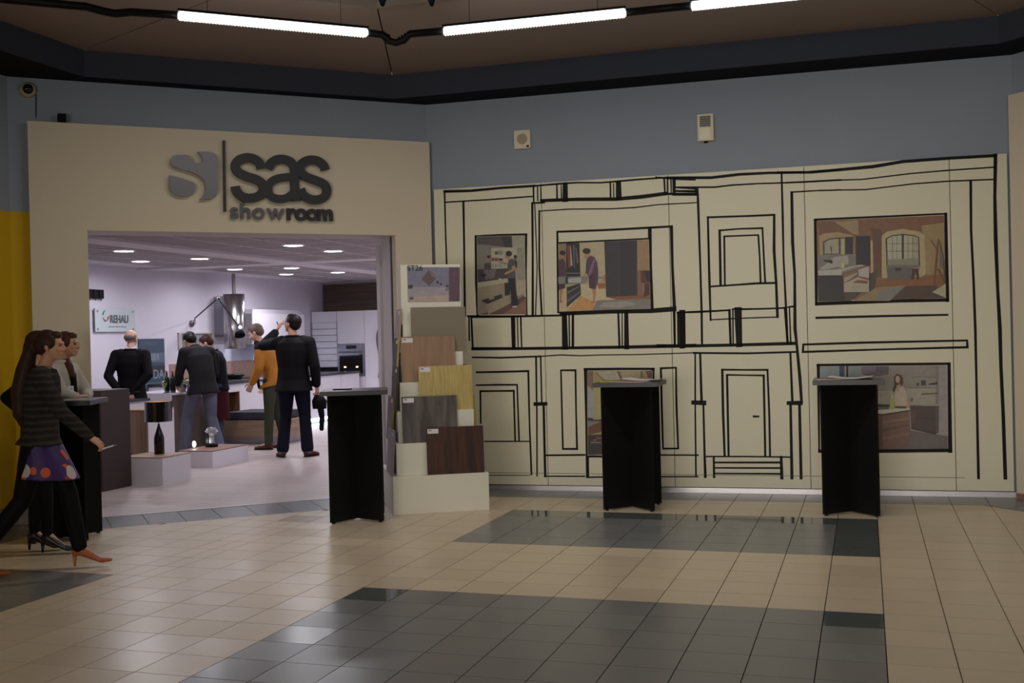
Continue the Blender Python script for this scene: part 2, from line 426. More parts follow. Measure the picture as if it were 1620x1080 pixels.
struct('trim_2', bx(OP0, OP1, -.02, .02, -.01, .004, WPT), mat('threshold metal', (205, 205, 215), .3, .6), 'pale metal threshold strip')
struct('wall_showroom_left', bx(XL-.1, XL, 7, YB+.1, 0, CH+.3), whitew, 'long white wall on the left of the showroom')
struct('wall_showroom_back', bx(XL, XR+.1, YB, YB+.1, 0, CH+.3), whitew, 'white back wall of the showroom')
struct('wall_showroom_right', bx(XR, XR+.1, 10.6, YB, 0, CH+.3), whitew, 'white right wall of the showroom')
struct('wall_showroom_front', bx(-4.6, .0, .46, .5, 0, CH+.3, WPT), whitew, 'white inside of the shop front')
def cprism(bm, x0, x1, y0, y1, z0, z1):
    a = PORT.at(0, 0, -.47); n = V2(-PORT.n.x, -PORT.n.y)
    poly = clip([V2(x0, y0), V2(x1, y0), V2(x1, y1), V2(x0, y1)], V2(a.x, a.y), n)
    if len(poly) > 2: prism(bm, [(p.x, p.y) for p in poly], z0, z1)
    return bm
cs = struct('ceiling_showroom', cprism(B(), XL, XR, 7.4, YB, CH+.03, CH+.08), mat('ceiling void grey', (120, 112, 112), .9), 'gridded showroom ceiling')
cpm = mat('mineral ceiling tile', CTILE, .9, noise=(8, .1)); shared_c = {}
gridm = mat('ceiling grid', (205, 198, 205), .6)
bandm = mat('ceiling band', (215, 208, 214), .7)
XG = [-8.02-.22-.6*k for k in range(5)][::-1] + [-8.02+.22+.6*k for k in range(6)]
me_c = bpy.data.meshes.new('ceiling_tile'); b_ = box(B(), .012, .588, .012, .588, 0, .03); b_.to_mesh(me_c); b_.free(); me_c.materials.append(cpm)
ys = [14.45+.22+.6*k for k in range(9)] + [14.45-.22-.6*k for k in range(1, 9)]
xs = [-8.02+.22+.6*k for k in range(5)] + [-8.02-.22-.6*k for k in range(1, 4)]
for x in xs:
    for y in ys:
        if y+.6 > YB or PORT.n.dot(V((x+.3, y, 0))-PORT.a) > -.8: continue
        o = bpy.data.objects.new('ceiling_tile', me_c); COL.objects.link(o); o.location = (x, y, CH+.002); o.parent = cs
bm = B()
for x in sorted(set([round(v, 3) for v in xs]+[round(v+.6, 3) for v in xs])): cprism(bm, x-.012, x+.012, 7, YB, CH-.004, CH+.03)
for y in sorted(set([round(v, 3) for v in ys]+[round(v+.6, 3) for v in ys])): cprism(bm, XL, XR, y-.012, y+.012, CH-.003, CH+.029)
obj('ceiling_grid', bm, gridm, cs)
bm = B(); cprism(bm, -8.02-.2, -8.02+.2, 7, YB, CH-.03, CH+.03); cprism(bm, XL, XR, 14.45-.2, 14.45+.2, CH-.029, CH+.028)
obj('ceiling_band', bm, bandm, cs)
obj('ceiling_margin', cprism(B(), XL, xs[-1]+.0, 7, YB, CH-.001, CH+.02), bandm, cs)

# ------------------------------------------------------------------ hall tube lights
LCOL = (1, .95, .85)
lampw = mat('lit tube', (255, 255, 255), .5, emit=((.93, .95, 1.0), TUBE_E))
ductm = mat('black duct plastic', (20, 19, 21), .5)
Zt = 3.80
def tube_light(a, b, label, tz=Zt):
    a = V((a[0], a[1], tz)); b = V((b[0], b[1], tz)); d = (b-a).normalized(); n = V((-d.y, d.x, 0)); L = (b-a).length
    Mx = Matrix.Translation(a) @ Matrix((d, n, V((0, 0, 1)))).transposed().to_4x4()
    t = thing('tube_light', label, 'ceiling light', group='tube lights under the hall ceiling')
    obj('diffuser', bx(0, L, -.03, .03, -.024, .028, Mx, bev=.008), lampw, t)
    obj('housing', bx(-.005, L+.005, -.034, .034, .028, .045, Mx), ductm, t)
    bm = B()
    for k in range(int(L/.022)): box(bm, k*.022, k*.022+.004, -.031, .031, -.031, -.022, Mx)
    o = obj('louvre', bm, mat('louvre', (200, 195, 180), .5), t); o['kind'] = 'stuff'
    for k in (.2, L-.2): obj('hanger', tube(B(), [Mx @ V((k, 0, .04)), Mx @ V((k, 0, .27))], .0018, 6), ductm, t)
    l = area('tube_lamp', (a+b)/2+V((0, 0, -.04)), (a+b)/2+V((0, 0, -2)), L*.96, TUBE_P, LCOL, .06)
    l.rotation_euler = (0, 0, math.atan2(d.y, d.x))
TL = [((-4.53, 6.65), (-3.51, 7.56)), ((-2.96, 7.74), (-1.59, 7.80)), ((-1.12, 7.82), (.25, 7.87))]
tube_light(*TL[0], 'lit white tube light on the left, above the entrance portal')
tube_light(*TL[1], 'lit white tube light in the middle of the hall ceiling')
tube_light(*TL[2], 'lit white tube light at the top right, cut off by the frame')
def duct(pts, label):
    t = thing('cable_duct', label, 'duct')
    obj('pipe', tube(B(), [V(p) for p in pts], .028, 12), ductm, t, smooth=True)
    return t
z = Zt+.005
duct([(-5.6, 5.70, z), (-4.98, 6.25, z), (-4.90, 6.32, z-.02), (-4.84, 6.37, z-.03), (-4.76, 6.44, z-.01), (-4.537, 6.643, z)], 'black bent cable duct at the top left end of the left tube light')
t = duct([(-3.503, 7.567, z), (-3.42, 7.64, z-.005), (-3.38, 7.66, z-.05), (-3.33, 7.68, z-.065), (-3.27, 7.69, z-.05), (-3.22, 7.70, z-.005), (-2.968, 7.74, z)], 'black cable duct with a flexible bend between the left and middle tube lights')
bm = B()
for k in range(9):
    p = V((-3.42, 7.64, z-.01)).lerp(V((-3.33, 7.68, z-.065)), k/8) if k < 5 else V((-3.33, 7.68, z-.065)).lerp(V((-3.22, 7.70, z-.005)), (k-4)/5)
    tube(bm, [p, p+V((.008, .002, 0))], .033, 12)
o = obj('flexible_joint', bm, ductm, t); o['kind'] = 'stuff'
duct([(-1.582, 7.80, z), (-1.3, 7.81, z), (-1.128, 7.82, z)], 'straight black cable duct between the middle and right tube lights')
for (px, label) in ((605, 'left one of two small black pendants at the top edge'), (683, 'right one of two small black pendants at the top edge')):
    d = FW+RT*(px-810)/CAM_F-UP*(2-540)/CAM_F; p = C0+d*7.0
    t = thing('ceiling_pendant', label, 'pendant', tuple(p), group='small black pendants')
    obj('tip', lathe(B(), [(0, -.035), (.012, -.03), (.026, 0), (.022, .05), (0, .055)], 14), ductm, t, smooth=True)
    obj('rod', tube(B(), [(0, 0, .05), (0, 0, 4.2-p.z)], .012, 8), ductm, t)
# unseen fill lights added over the hall to brighten mural wall and floor
for x, y, k in ((-1.2, 5.2, 1.1), (1.2, 5.0, 1.1), (-1.0, 2.6, .5)):
    area('hall_fill', (x, y, 3.9), (x, y+.0001, 0), 1.3, HALL_FILL_P*k, LCOL, .3)

# low fill light added far behind the camera to brighten the upright walls
area('rear_fill', (-1.2, -5.5, 1.2), (.9, 10, .6), 6, REAR_FILL_P, LCOL, 2.4, spread=84)
# ------------------------------------------------------------------ showroom downlights, then added fill lights
discm = mat('downlight disc', (255, 255, 255), .5, emit=((.95, .93, 1.0), 14))
rimm = mat('downlight rim', (235, 232, 238), .4)
DL = [(-8.70, 11.5, 'nearest on the left'), (-9.60, 13.05, 'behind the leftmost one'), (-8.68, 13.1, 'left of centre, above the grey jacket man'), (-9.5, 15.3, 'above the extractor hood'), (-6.60, 11.95, 'nearest in the middle'),
      (-6.60, 13.0, 'nearest on the right'), (-8.66, 15.6, 'centre, above the dark coat man'), (-9.54, 17.0, 'small, far centre'), (-8.6, 17.1, 'far right, above the wood panel')]
for x, y, s in DL:
    t = thing('downlight', 'round lit showroom downlight, '+s, 'ceiling light', (x, y, CH), group='round downlights in the showroom ceiling')
    obj('disc', lathe(B(), [(0, -.012), (.115, -.012), (.115, .0)], 28), discm, t)
    obj('rim', lathe(B(), [(.115, -.014), (.14, -.012), (.145, 0), (.115, 0)], 28), rimm, t)
    area('downlight_and_fill', (x, y, CH-.03), (x, y+.0001, 0), .22, DL_P*(1.4 if y > 16.5 else 1), (.95, .93, 1.0), spread=172)
for x, y in ((-5.6, 15.5), (-5.6, 18), (-7.3, 19), (-5.2, 13), (-7.6, 14.6), (-6.7, 9.3), (-8.0, 9.1)):  # fill lights added without fixtures; those by the entrance brighten the plinth fronts
    area('downlight_and_fill', (x, y, CH-.03), (x, y+.0001, 0), .22, DL_P*(1.4 if y > 16.5 else 1), (.95, .93, 1.0), spread=172)

# ------------------------------------------------------------------ printed line drawing on the mural wall
inkm = mat('printed black line', (20, 18, 20), .5)
PX = CAM_F/10.35
def ribbon(bm, pts, w, P=MUR, off=.0012):
    q = [P.uz(x, y) for x, y in pts]; q = [Vector(p) for p in q]
    closed = (q[0]-q[-1]).length < 1e-4
    if closed: q = q[:-1]
    n = len(q); L, Rr = [], []
    for i in range(n):
        a = q[(i-1) % n] if closed or i > 0 else None; b = q[(i+1) % n] if closed or i < n-1 else None
        d1 = (q[i]-a).normalized() if a is not None else None; d2 = (b-q[i]).normalized() if b is not None else None
        if d1 is None: d1 = d2
        if d2 is None: d2 = d1
        n1 = Vector((-d1.y, d1.x)); n2 = Vector((-d2.y, d2.x)); m = (n1+n2)
        m = m.normalized() if m.length > .1 else n1
        k = min(1.6, 1/max(.3, m.dot(n1)))*w/2*(1+.12*math.sin(i*2.7+q[i].x*9))
        e = V2(0, 0)
        if not closed and i == 0: e = -d2*w*.35
        if not closed and i == n-1: e = d1*w*.35
        L.append(q[i]+m*k+e); Rr.append(q[i]-m*k+e)
    vl = [bm.verts.new(P.at(p.x, p.y, off)) for p in L]; vr = [bm.verts.new(P.at(p.x, p.y, off)) for p in Rr]
    for i in range(n if closed else n-1):
        j = (i+1) % n; bm.faces.new((vl[i], vl[j], vr[j], vr[i]))
bm = B()
def S(ox, oy, s, *strokes):
    for st in strokes:
        ribbon(bm, [(ox+s*x, oy+s*y) for x, y in zip(st[1::2], st[2::2])], (st[0]*1.22+1.2)*s/PX)
S(680, 240, .2593,
 (13, 88,242, 250,238, 430,221, 640,208), (8, 640,208, 780,196, 900,188, 1040,189, 1150,180, 1260,170, 1440,157, 1620,157),
 (8, 90,242, 95,450, 103,690), (6, 95,308, 350,293, 628,272), (11, 205,305, 210,600, 214,1000),
 (8, 632,208, 634,305), (6, 657,210, 659,300), (6, 677,205, 679,300), (8, 775,200, 777,292), (5, 802,205, 803,295), (26, 826,197, 826,295),
 (8, 1101,190, 1103,288), (5, 1121,194, 1122,288), (28, 1151,190, 1153,285), (8, 1430,165, 1435,262), (5, 1449,165, 1449,262), (6, 1471,165, 1473,255), (16, 1490,160, 1490,255),
 (17, 680,298, 900,290, 1130,289, 1290,275, 1440,255), (10, 1440,257, 1620,257), (5, 1490,168, 1620,172), (6, 1500,218, 1620,226), (8, 1500,240, 1620,243),
 (8, 625,313, 700,310), (11, 625,313, 628,620, 628,998), (5, 640,320, 655,700, 645,1000), (9, 668,360, 668,700, 683,995), (5, 665,362, 850,350, 1100,348, 1250,340, 1400,322, 1620,311),
 (10, 280,515, 430,508, 588,505, 586,750, 590,998), (12, 280,515, 283,800, 292,1000), (9, 230,1003, 500,1003, 830,997),
 (11, 777,488, 1060,478, 1340,463, 1478,455), (14, 1474,455, 1480,700, 1492,950), (22, 1495,958, 1350,970, 1100,972, 800,985), (11, 778,488, 785,980),
 (8, 785,556, 1100,541, 1335,530), (17, 1342,465, 1345,700, 1356,965))
S(730, 480, .3149,
 (7, 50,68, 250,66, 500,60), (6, 38,68, 40,185), (8, 50,70, 57,225), (17, 259,66, 263,226), (4, 281,70, 285,228), (6, 298,70, 303,230), (23, 517,58, 521,222), (5, 541,55, 543,218), (10, 560,48, 560,222),
 (8, 788,42, 794,222), (4, 807,45, 808,218), (18, 828,42, 830,222), (9, 1069,38, 1072,218), (5, 1091,42, 1092,218), (22, 1109,42, 1109,216),
 (13, 55,227, 300,226, 530,223, 800,219, 1175,211), (6, 55,270, 200,272, 400,265), (4, 400,265, 500,258, 600,262, 700,258, 900,256, 1175,247),
 (7, 375,268, 378,500), (6, 398,268, 404,500), (14, 368,505, 426,503), (6, 379,515, 380,865), (10, 413,512, 421,868),
 (7, 75,345, 200,343, 336,339, 342,600, 352,858), (6, 75,410, 180,408, 280,408, 290,690), (7, 97,600, 95,440, 180,439, 263,438, 270,690), (5, 115,692, 345,692), (2.5, 140,862, 345,863),
 (7, 500,335, 573,335, 576,540, 581,730, 510,730, 505,540, 500,335), (9, 618,330, 800,328, 967,328), (13, 624,332, 630,600, 634,870), (12, 962,330, 960,768), (7, 630,768, 960,768), (5, 635,872, 960,868),
 (7, 428,762, 620,760), (5, 425,867, 620,867), (5, 960,760, 1190,761), (4, 960,869, 1190,869), (7, 1002,325, 1078,322, 1080,500, 1089,728, 1013,728, 1007,540, 1002,325))
S(1040, 480, .3149,
 (6, 100,45, 222,42, 362,33), (6, 82,40, 88,215), (5, 102,45, 104,212), (24, 125,45, 128,212), (9, 362,32, 368,210), (5, 379,28, 381,212), (26, 405,30, 411,207), (5, 376,28, 405,28), (6, 415,28, 520,27, 640,22),
 (11, 0,212, 200,212, 400,208, 690,200), (8, 640,22, 655,200), (5, 663,15, 670,205), (4, 663,15, 692,12), (10, 0,212, 60,212),
 (8, 182,248, 450,250, 695,243), (6, 190,248, 190,490), (9, 215,250, 222,490), (17, 178,497, 238,499), (6, 190,505, 194,870), (8, 231,505, 240,872),
 (8, 668,248, 678,490), (16, 657,500, 722,499), (10, 669,510, 676,878), (10, 714,510, 722,878),
 (9, 326,332, 330,550, 338,765), (7, 324,332, 440,333, 555,333), (7, 553,332, 562,550, 566,765), (8, 350,360, 354,560, 358,765), (6, 350,358, 440,360, 536,361), (8, 534,360, 542,765), (7, 483,567, 509,567),
 (6, 240,768, 450,768, 668,771), (8, 283,770, 285,872), (11, 622,770, 625,878), (7, 285,798, 622,798), (6, 285,825, 622,826), (6, 285,853, 622,855), (5, 240,768, 244,870))
S(1040, 240, .2592,
 (9, -10,158, 60,160), (12, 60,160, 330,158, 500,138, 680,129, 900,126, 1119,108), (7, 105,217, 350,216, 460,203, 620,194, 760,190, 900,184, 1119,172),
 (9, 232,222, 240,262), (9, 95,262, 240,262), (6, 110,238, 235,238), (10, 245,225, 248,300, 262,700, 270,975, 272,1150, 273,1170), (4, 60,319, 120,316, 242,310),
 (10, 306,400, 550,392, 714,385), (10, 308,400, 318,800, 325,1027), (12, 713,385, 712,600, 725,800, 733,1008), (6, 325,1025, 500,1016, 735,1008),
 (11, 380,480, 386,812), (8, 380,480, 500,470, 642,466), (8, 641,465, 650,650, 658,797), (8, 408,515, 412,810), (7, 408,516, 615,508), (8, 616,508, 625,650, 630,798), (9, 325,822, 480,812, 600,803, 725,800),
 (9, 758,135, 765,400, 770,650, 785,950, 795,1160), (13, 820,247, 825,550, 838,750, 840,1080, 850,1170, 870,1380, 880,1530), (6, 820,246, 950,238, 1119,233), (6, 120,980, 330,971, 440,968), (6, 510,962, 730,955, 835,945))
S(1230, 230, .2686,
 (13, 0,160, 200,158, 400,140, 560,125, 740,95, 1000,76, 1285,60), (6, 30,220, 300,206, 500,200, 780,166, 1000,147, 1280,128), (6, 85,275, 250,265, 520,260, 800,226, 1000,211, 1275,200),
 (14, 1284,55, 1280,300, 1285,550, 1297,850, 1310,1080, 1316,1300, 1330,1600, 1342,1960), (10, 1138,208, 1140,500, 1155,800, 1165,1080, 1172,1400, 1184,1960),
 (8, 218,437, 600,420, 992,402), (13, 991,402, 1001,915), (15, 1003,910, 700,916, 228,932), (13, 224,437, 229,935), (9, 228,1015, 600,1005, 1002,997))
S(1230, 480, .3242,
 (7, 126,200, 400,191, 925,180, 927,213, 500,224, 124,236, 126,200), (9, 195,301, 500,297, 838,293), (12, 837,293, 843,722), (14, 843,716, 500,718, 205,718), (12, 201,302, 207,715))
obj_ = obj('line_drawing', bm, inkm, recalc=False)
tag(obj_, 'hand-drawn black outline of a house front printed across the cream panels', 'mural')

# ------------------------------------------------------------------ printed photographs, flat colour prints
def print_mat():
    m = bpy.data.materials.new('photo print'); m.use_nodes = True; nt = m.node_tree; b = nt.nodes['Principled BSDF']
    a = nt.nodes.new('ShaderNodeVertexColor'); a.layer_name = 'Col'
    g = nt.nodes.new('ShaderNodeTexCoord'); n = nt.nodes.new('ShaderNodeTexNoise'); n.inputs['Scale'].default_value = 22; n.inputs['Detail'].default_value = 8
    r = nt.nodes.new('ShaderNodeMapRange'); r.inputs[3].default_value = .78; r.inputs[4].default_value = 1.2
    mx = nt.nodes.new('ShaderNodeVectorMath'); mx.operation = 'SCALE'; L = nt.links.new
    L(g.outputs['Object'], n.inputs['Vector']); L(n.outputs['Fac'], r.inputs[0]); L(a.outputs['Color'], mx.inputs[0]); L(r.outputs[0], mx.inputs['Scale']); L(mx.outputs[0], b.inputs['Base Color'])
    b.inputs['Roughness'].default_value = .45
    _mats['photo print'] = m; return m
pm = print_mat()
def picture(name, P, ox, oy, s, polys, label, cat='poster', gain=PGAIN, off0=.0016, parent=None, plain=False):
    """polys: (r,g,b, x,y, x,y ...) in the order they are printed, each a hair above the last"""
    bm = B(); lay = bm.loops.layers.float_color.new('Col')
    for k, p in enumerate(polys):
        g0 = sum(p[:3])/3; c = lin(tuple(min(255, (v*.84+g0*.16)*gain) for v in p[:3])); pts = [(ox+s*x, oy+s*y) for x, y in zip(p[3::2], p[4::2])]
        vs = []
        for x, y in pts:
            u, z_ = P.uz(x, y); vs.append(bm.verts.new(P.at(u, z_, off0+k*.00025)))
        try: f = bm.faces.new(vs)
        except ValueError: continue
        for l in f.loops: l[lay] = (*c, 1)
    o = obj(name, bm, pm, parent, recalc=False)
    if label: tag(o, label, cat)
    return o
def el(c, x, y, rx, ry, n=12, a0=0, a1=360):
    return (*c,) + tuple(v for k in range(n) for v in (x+rx*math.cos(R(a0+(a1-a0)*k/(n if a1-a0 == 360 else n-1))), y+ry*math.sin(R(a0+(a1-a0)*k/(n if a1-a0 == 360 else n-1)))))
def rc(c, x0, y0, x1, y1): return (*c, x0,y0, x1,y0, x1,y1, x0,y1)
K = (20, 18, 20)
picture('bathroom_print', MUR, 740, 360, .1389, [
 (120,110,98, 102,98, 650,85, 668,985, 112,990),
 (70,62,66, 108,105, 500,95, 505,228, 108,190), (48,44,54, 380,98, 500,95, 505,225, 420,222),
 (140,134,118, 505,95, 650,90, 660,600, 550,600), (108,102,92, 108,190, 270,200, 270,470, 112,475),
 (150,146,126, 268,232, 560,225, 560,470, 268,470), (130,124,108, 560,232, 640,230, 650,600, 560,600),
 (60,50,58, 112,475, 460,462, 455,580, 115,622), (96,84,88, 180,480, 330,470, 300,580, 200,590),
 (150,140,120, 115,628, 455,575, 455,625, 115,685), (128,116,96, 118,685, 420,640, 420,755, 140,820), (30,24,24, 420,630, 480,622, 485,760, 425,775),
 (88,56,44, 120,990, 250,960, 490,860, 668,760, 668,985), (118,82,64, 400,985, 600,860, 668,800, 668,985),
 (40,34,34, 150,830, 390,755, 400,800, 225,870), (120,112,104, 240,800, 300,785, 310,805, 250,825), (132,118,98, 228,868, 480,765, 485,865, 232,990), (120,108,90, 155,870, 228,865, 230,960, 155,930),
 (150,138,116, 552,600, 636,595, 640,755, 560,785), (160,150,132, 640,590, 662,590, 665,790, 645,790),
 (60,56,58, 190,410, 225,400, 265,405, 268,470, 188,470), el((140,98,74), 238,358, 20,30), el((44,32,28), 240,332, 22,18),
 rc((150,150,90), 285,262, 310,300), rc((70,60,50), 312,270, 345,305), rc((110,115,110), 350,262, 400,305), rc((96,44,34), 275,345, 300,380), rc((110,52,36), 308,345, 345,380), rc((70,40,36), 350,350, 400,378), rc((120,124,118), 280,410, 300,455), rc((118,120,112), 315,415, 335,455), rc((124,126,120), 350,405, 395,450),
 (150,104,78, 340,355, 380,380, 450,400, 460,415, 430,420, 360,395), (66,66,72, 470,365, 510,350, 535,380, 540,470, 545,577, 455,577, 455,430),
 (154,106,80, 505,440, 545,430, 552,480, 470,520, 430,540, 418,520, 450,500, 505,475), el((150,100,76), 455,325, 27,32), el((40,28,24), 470,296, 36,32),
 (22,20,24, 460,575, 542,575, 548,700, 582,870, 560,895, 500,880, 495,750), (170,164,160, 510,895, 565,888, 560,905, 515,910),
 (24,22,26, 535,380, 560,380, 565,460, 548,450), el((110,76,60), 545,355, 16,28), el((34,26,24), 545,330, 18,18),
 rc((170,164,150), 358,578, 385,600), (20,18,22, 160,535, 215,530, 210,545, 175,560)],
 'tall printed photo of a man at a bathroom cabinet, upper left of the mural')
picture('wardrobe_print', MUR, 870, 370, .1204, [
 (150,138,108, 110,128, 1300,70, 1325,975, 120,1020),
 (120,104,76, 118,128, 215,122, 215,560, 120,560), (176,150,112, 118,740, 215,700, 220,980, 125,1015),
 (26,24,30, 215,122, 388,118, 400,560, 215,570), (120,44,34, 222,150, 262,148, 270,430, 240,450), (150,130,112, 265,160, 275,160, 300,420, 270,420), (66,80,96, 300,150, 330,150, 330,490, 315,490), (110,74,52, 335,180, 350,180, 380,380, 350,390),
 (160,148,116, 390,118, 715,100, 735,560, 405,560), (150,138,108, 405,560, 735,560, 735,700, 410,700), (174,156,120, 405,650, 735,700, 745,830, 900,870, 1320,840, 1325,975, 120,1020, 215,975, 405,800),
 (176,126,72, 220,1010, 400,810, 560,880, 600,1000), (150,96,54, 560,1000, 620,870, 700,880, 620,1000),
 (46,40,50, 715,100, 1145,82, 1150,810, 740,830), (38,32,42, 920,92, 1145,82, 1150,810, 930,822), (142,110,78, 1145,80, 1290,85, 1305,480, 1150,480), (120,80,60, 1145,480, 1310,480, 1320,850, 1150,815),
 (120,68,40, 740,828, 1150,808, 1320,830, 1320,860, 900,865), (112,106,98, 640,870, 1000,860, 1325,850, 1325,985, 560,1000), (134,128,118, 700,900, 1000,880, 1150,920, 900,970, 640,960),
 (84,36,28, 1190,480, 1240,480, 1260,600, 1310,640, 1200,645), (24,20,24, 1235,480, 1320,480, 1320,640, 1270,610), (70,30,26, 1240,650, 1310,650, 1310,800, 1230,830), rc((120,110,110), 1225,650, 1240,780),
 (150,78,44, 625,650, 730,645, 730,715, 640,720), rc((160,100,60), 705,535, 728,625), rc((60,54,50), 625,570, 700,578),
 (26,26,32, 215,460, 395,440, 400,560, 215,580), rc((120,118,112), 220,512, 395,520),
 (110,112,112, 110,570, 420,555, 500,560, 495,620, 440,650, 115,655), (150,150,144, 240,590, 410,570, 410,640, 245,640), (40,42,52, 205,565, 240,565, 240,655, 205,655),
 (38,40,52, 225,700, 400,650, 410,800, 225,960), (76,84,96, 230,740, 390,665, 395,690, 232,790), (72,80,92, 232,860, 400,750, 402,775, 232,900),
 (34,22,22, 225,715, 380,660, 385,680, 225,760), (60,38,32, 235,820, 390,725, 395,745, 235,850),
 (70,42,62, 118,340, 170,330, 205,370, 208,520, 190,560, 118,560), (58,34,50, 118,660, 200,650, 200,710, 118,735), (150,100,70, 140,735, 165,730, 150,860, 170,900, 130,905), el((150,104,80), 160,285, 32,42), el((34,26,26), 170,250, 40,34),
 (74,46,68, 490,320, 540,285, 590,310, 620,370, 635,480, 628,640, 600,725, 520,710, 512,560, 470,530, 478,400), (108,80,110, 540,420, 575,330, 600,330, 560,500, 520,560, 505,530), (60,36,56, 512,560, 560,520, 600,560, 590,720, 520,710),
 (160,104,76, 555,725, 605,725, 600,800, 590,880, 610,900, 530,905, 570,870, 572,800), el((160,112,88), 485,280, 34,42), el((36,26,26), 485,225, 52,38), (170,118,90, 440,540, 480,515, 510,545, 460,575)],
 'printed photo of a woman in a purple robe at an open wardrobe')
BR = (104, 66, 44); WIN = (150, 146, 124); FR = (58, 44, 46)
picture('loft_bathroom_print', MUR, 1280, 330, .1482, [
 (120,82,54, 80,130, 1440,70, 1462,955, 95,985),
 (104,66,44, 85,140, 530,120, 530,300, 110,290), (136,112,80, 270,140, 525,120, 525,280, 470,270), (142,120,84, 108,290, 160,265, 300,250, 470,285, 480,490, 110,490),
 (62,46,44, 148,350, 220,318, 320,305, 385,310, 385,490, 150,490), (136,132,108, 165,360, 220,330, 315,320, 318,480, 165,480), (150,142,104, 338,320, 382,320, 382,488, 338,488), rc((34,28,36), 384,300, 470,490), (74,58,50, 225,395, 245,410, 242,480, 235,480),
 (112,72,48, 530,120, 1440,75, 1445,250, 1200,240, 780,260, 780,740, 700,740, 680,330, 535,290), (90,56,40, 650,200, 780,230, 775,720, 700,735, 680,350),
 (136,112,72, 1200,180, 1440,150, 1450,700, 1250,710), (154,138,98, 775,740, 775,290, 830,245, 1000,215, 1180,245, 1230,290, 1245,700, 1180,740, 830,740),
 (50,42,48, 815,320, 880,285, 1000,268, 1120,282, 1175,305, 1185,610, 825,615), (150,150,128, 832,325, 885,295, 988,282, 990,605, 840,608), (150,148,120, 1010,282, 1110,292, 1162,310, 1170,605, 1012,605), (140,136,110, 1100,300, 1160,312, 1168,600, 1105,600),
 rc(FR, 886,290, 890,605), rc(FR, 936,284, 940,605), rc(FR, 1055,285, 1059,605), rc(FR, 1104,292, 1108,605), rc(FR, 832,370, 1165,374), rc(FR, 834,452, 1168,456), (120,116,96, 835,540, 1170,530, 1170,605, 838,608), (40,36,44, 988,270, 1010,270, 1010,530, 992,530),
 (30,26,36, 498,295, 650,290, 655,610, 500,600), (160,142,104, 655,340, 678,340, 682,690, 660,700),
 (104,98,92, 90,490, 500,485, 500,600, 400,640, 95,690), (142,136,126, 270,515, 415,500, 420,590, 180,650, 110,650), (150,146,138, 95,660, 350,645, 520,600, 600,600, 350,690, 345,710, 100,712), (110,106,104, 345,670, 520,610, 520,640, 350,690),
 (24,22,26, 150,545, 250,548, 250,590, 160,562), rc((170,160,100), 345,580, 375,635), rc((140,136,110), 325,600, 340,635),
 (28,24,30, 95,715, 360,712, 375,985, 100,990), (138,130,116, 372,740, 510,680, 512,700, 375,795), (146,136,120, 372,800, 520,730, 640,770, 640,890, 372,890), (150,144,138, 525,650, 640,615, 640,740, 530,720), (110,60,40, 460,790, 520,760, 630,775, 620,800), (60,46,42, 640,700, 720,660, 705,840, 650,890), (24,20,24, 640,690, 655,690, 655,890, 640,890),
 (120,72,34, 720,780, 830,745, 1240,730, 1245,710, 1455,710, 1458,830, 700,830), (128,104,66, 480,985, 720,840, 1030,820, 860,985), (106,104,98, 700,975, 770,860, 1030,825, 860,975), (68,46,34, 870,975, 1040,825, 1350,820, 1458,950), (150,140,112, 1310,890, 1458,800, 1458,950), (60,46,36, 375,985, 372,895, 560,890, 440,985),
 (84,76,76, 825,625, 1095,630, 1085,760, 840,760), (96,90,88, 820,605, 1180,600, 1175,628, 822,630), rc((52,34,30), 918,630, 982,665), (58,34,24, 1090,640, 1175,640, 1165,660, 1175,755, 1150,755, 1135,680, 1115,755, 1085,755, 1100,660),
 (104,54,26, 1370,320, 1385,325, 1365,560, 1345,820, 1325,815, 1345,560), (84,48,28, 1395,330, 1445,560, 1455,800, 1440,800, 1425,560, 1390,360), (96,50,26, 1295,340, 1350,430, 1360,425, 1300,330), (100,54,28, 1360,640, 1395,640, 1450,800, 1435,800), (90,84,76, 1395,400, 1430,540, 1425,640, 1390,620)],
 'printed photo of a brick-walled bathroom with arched window, upper right of the mural')
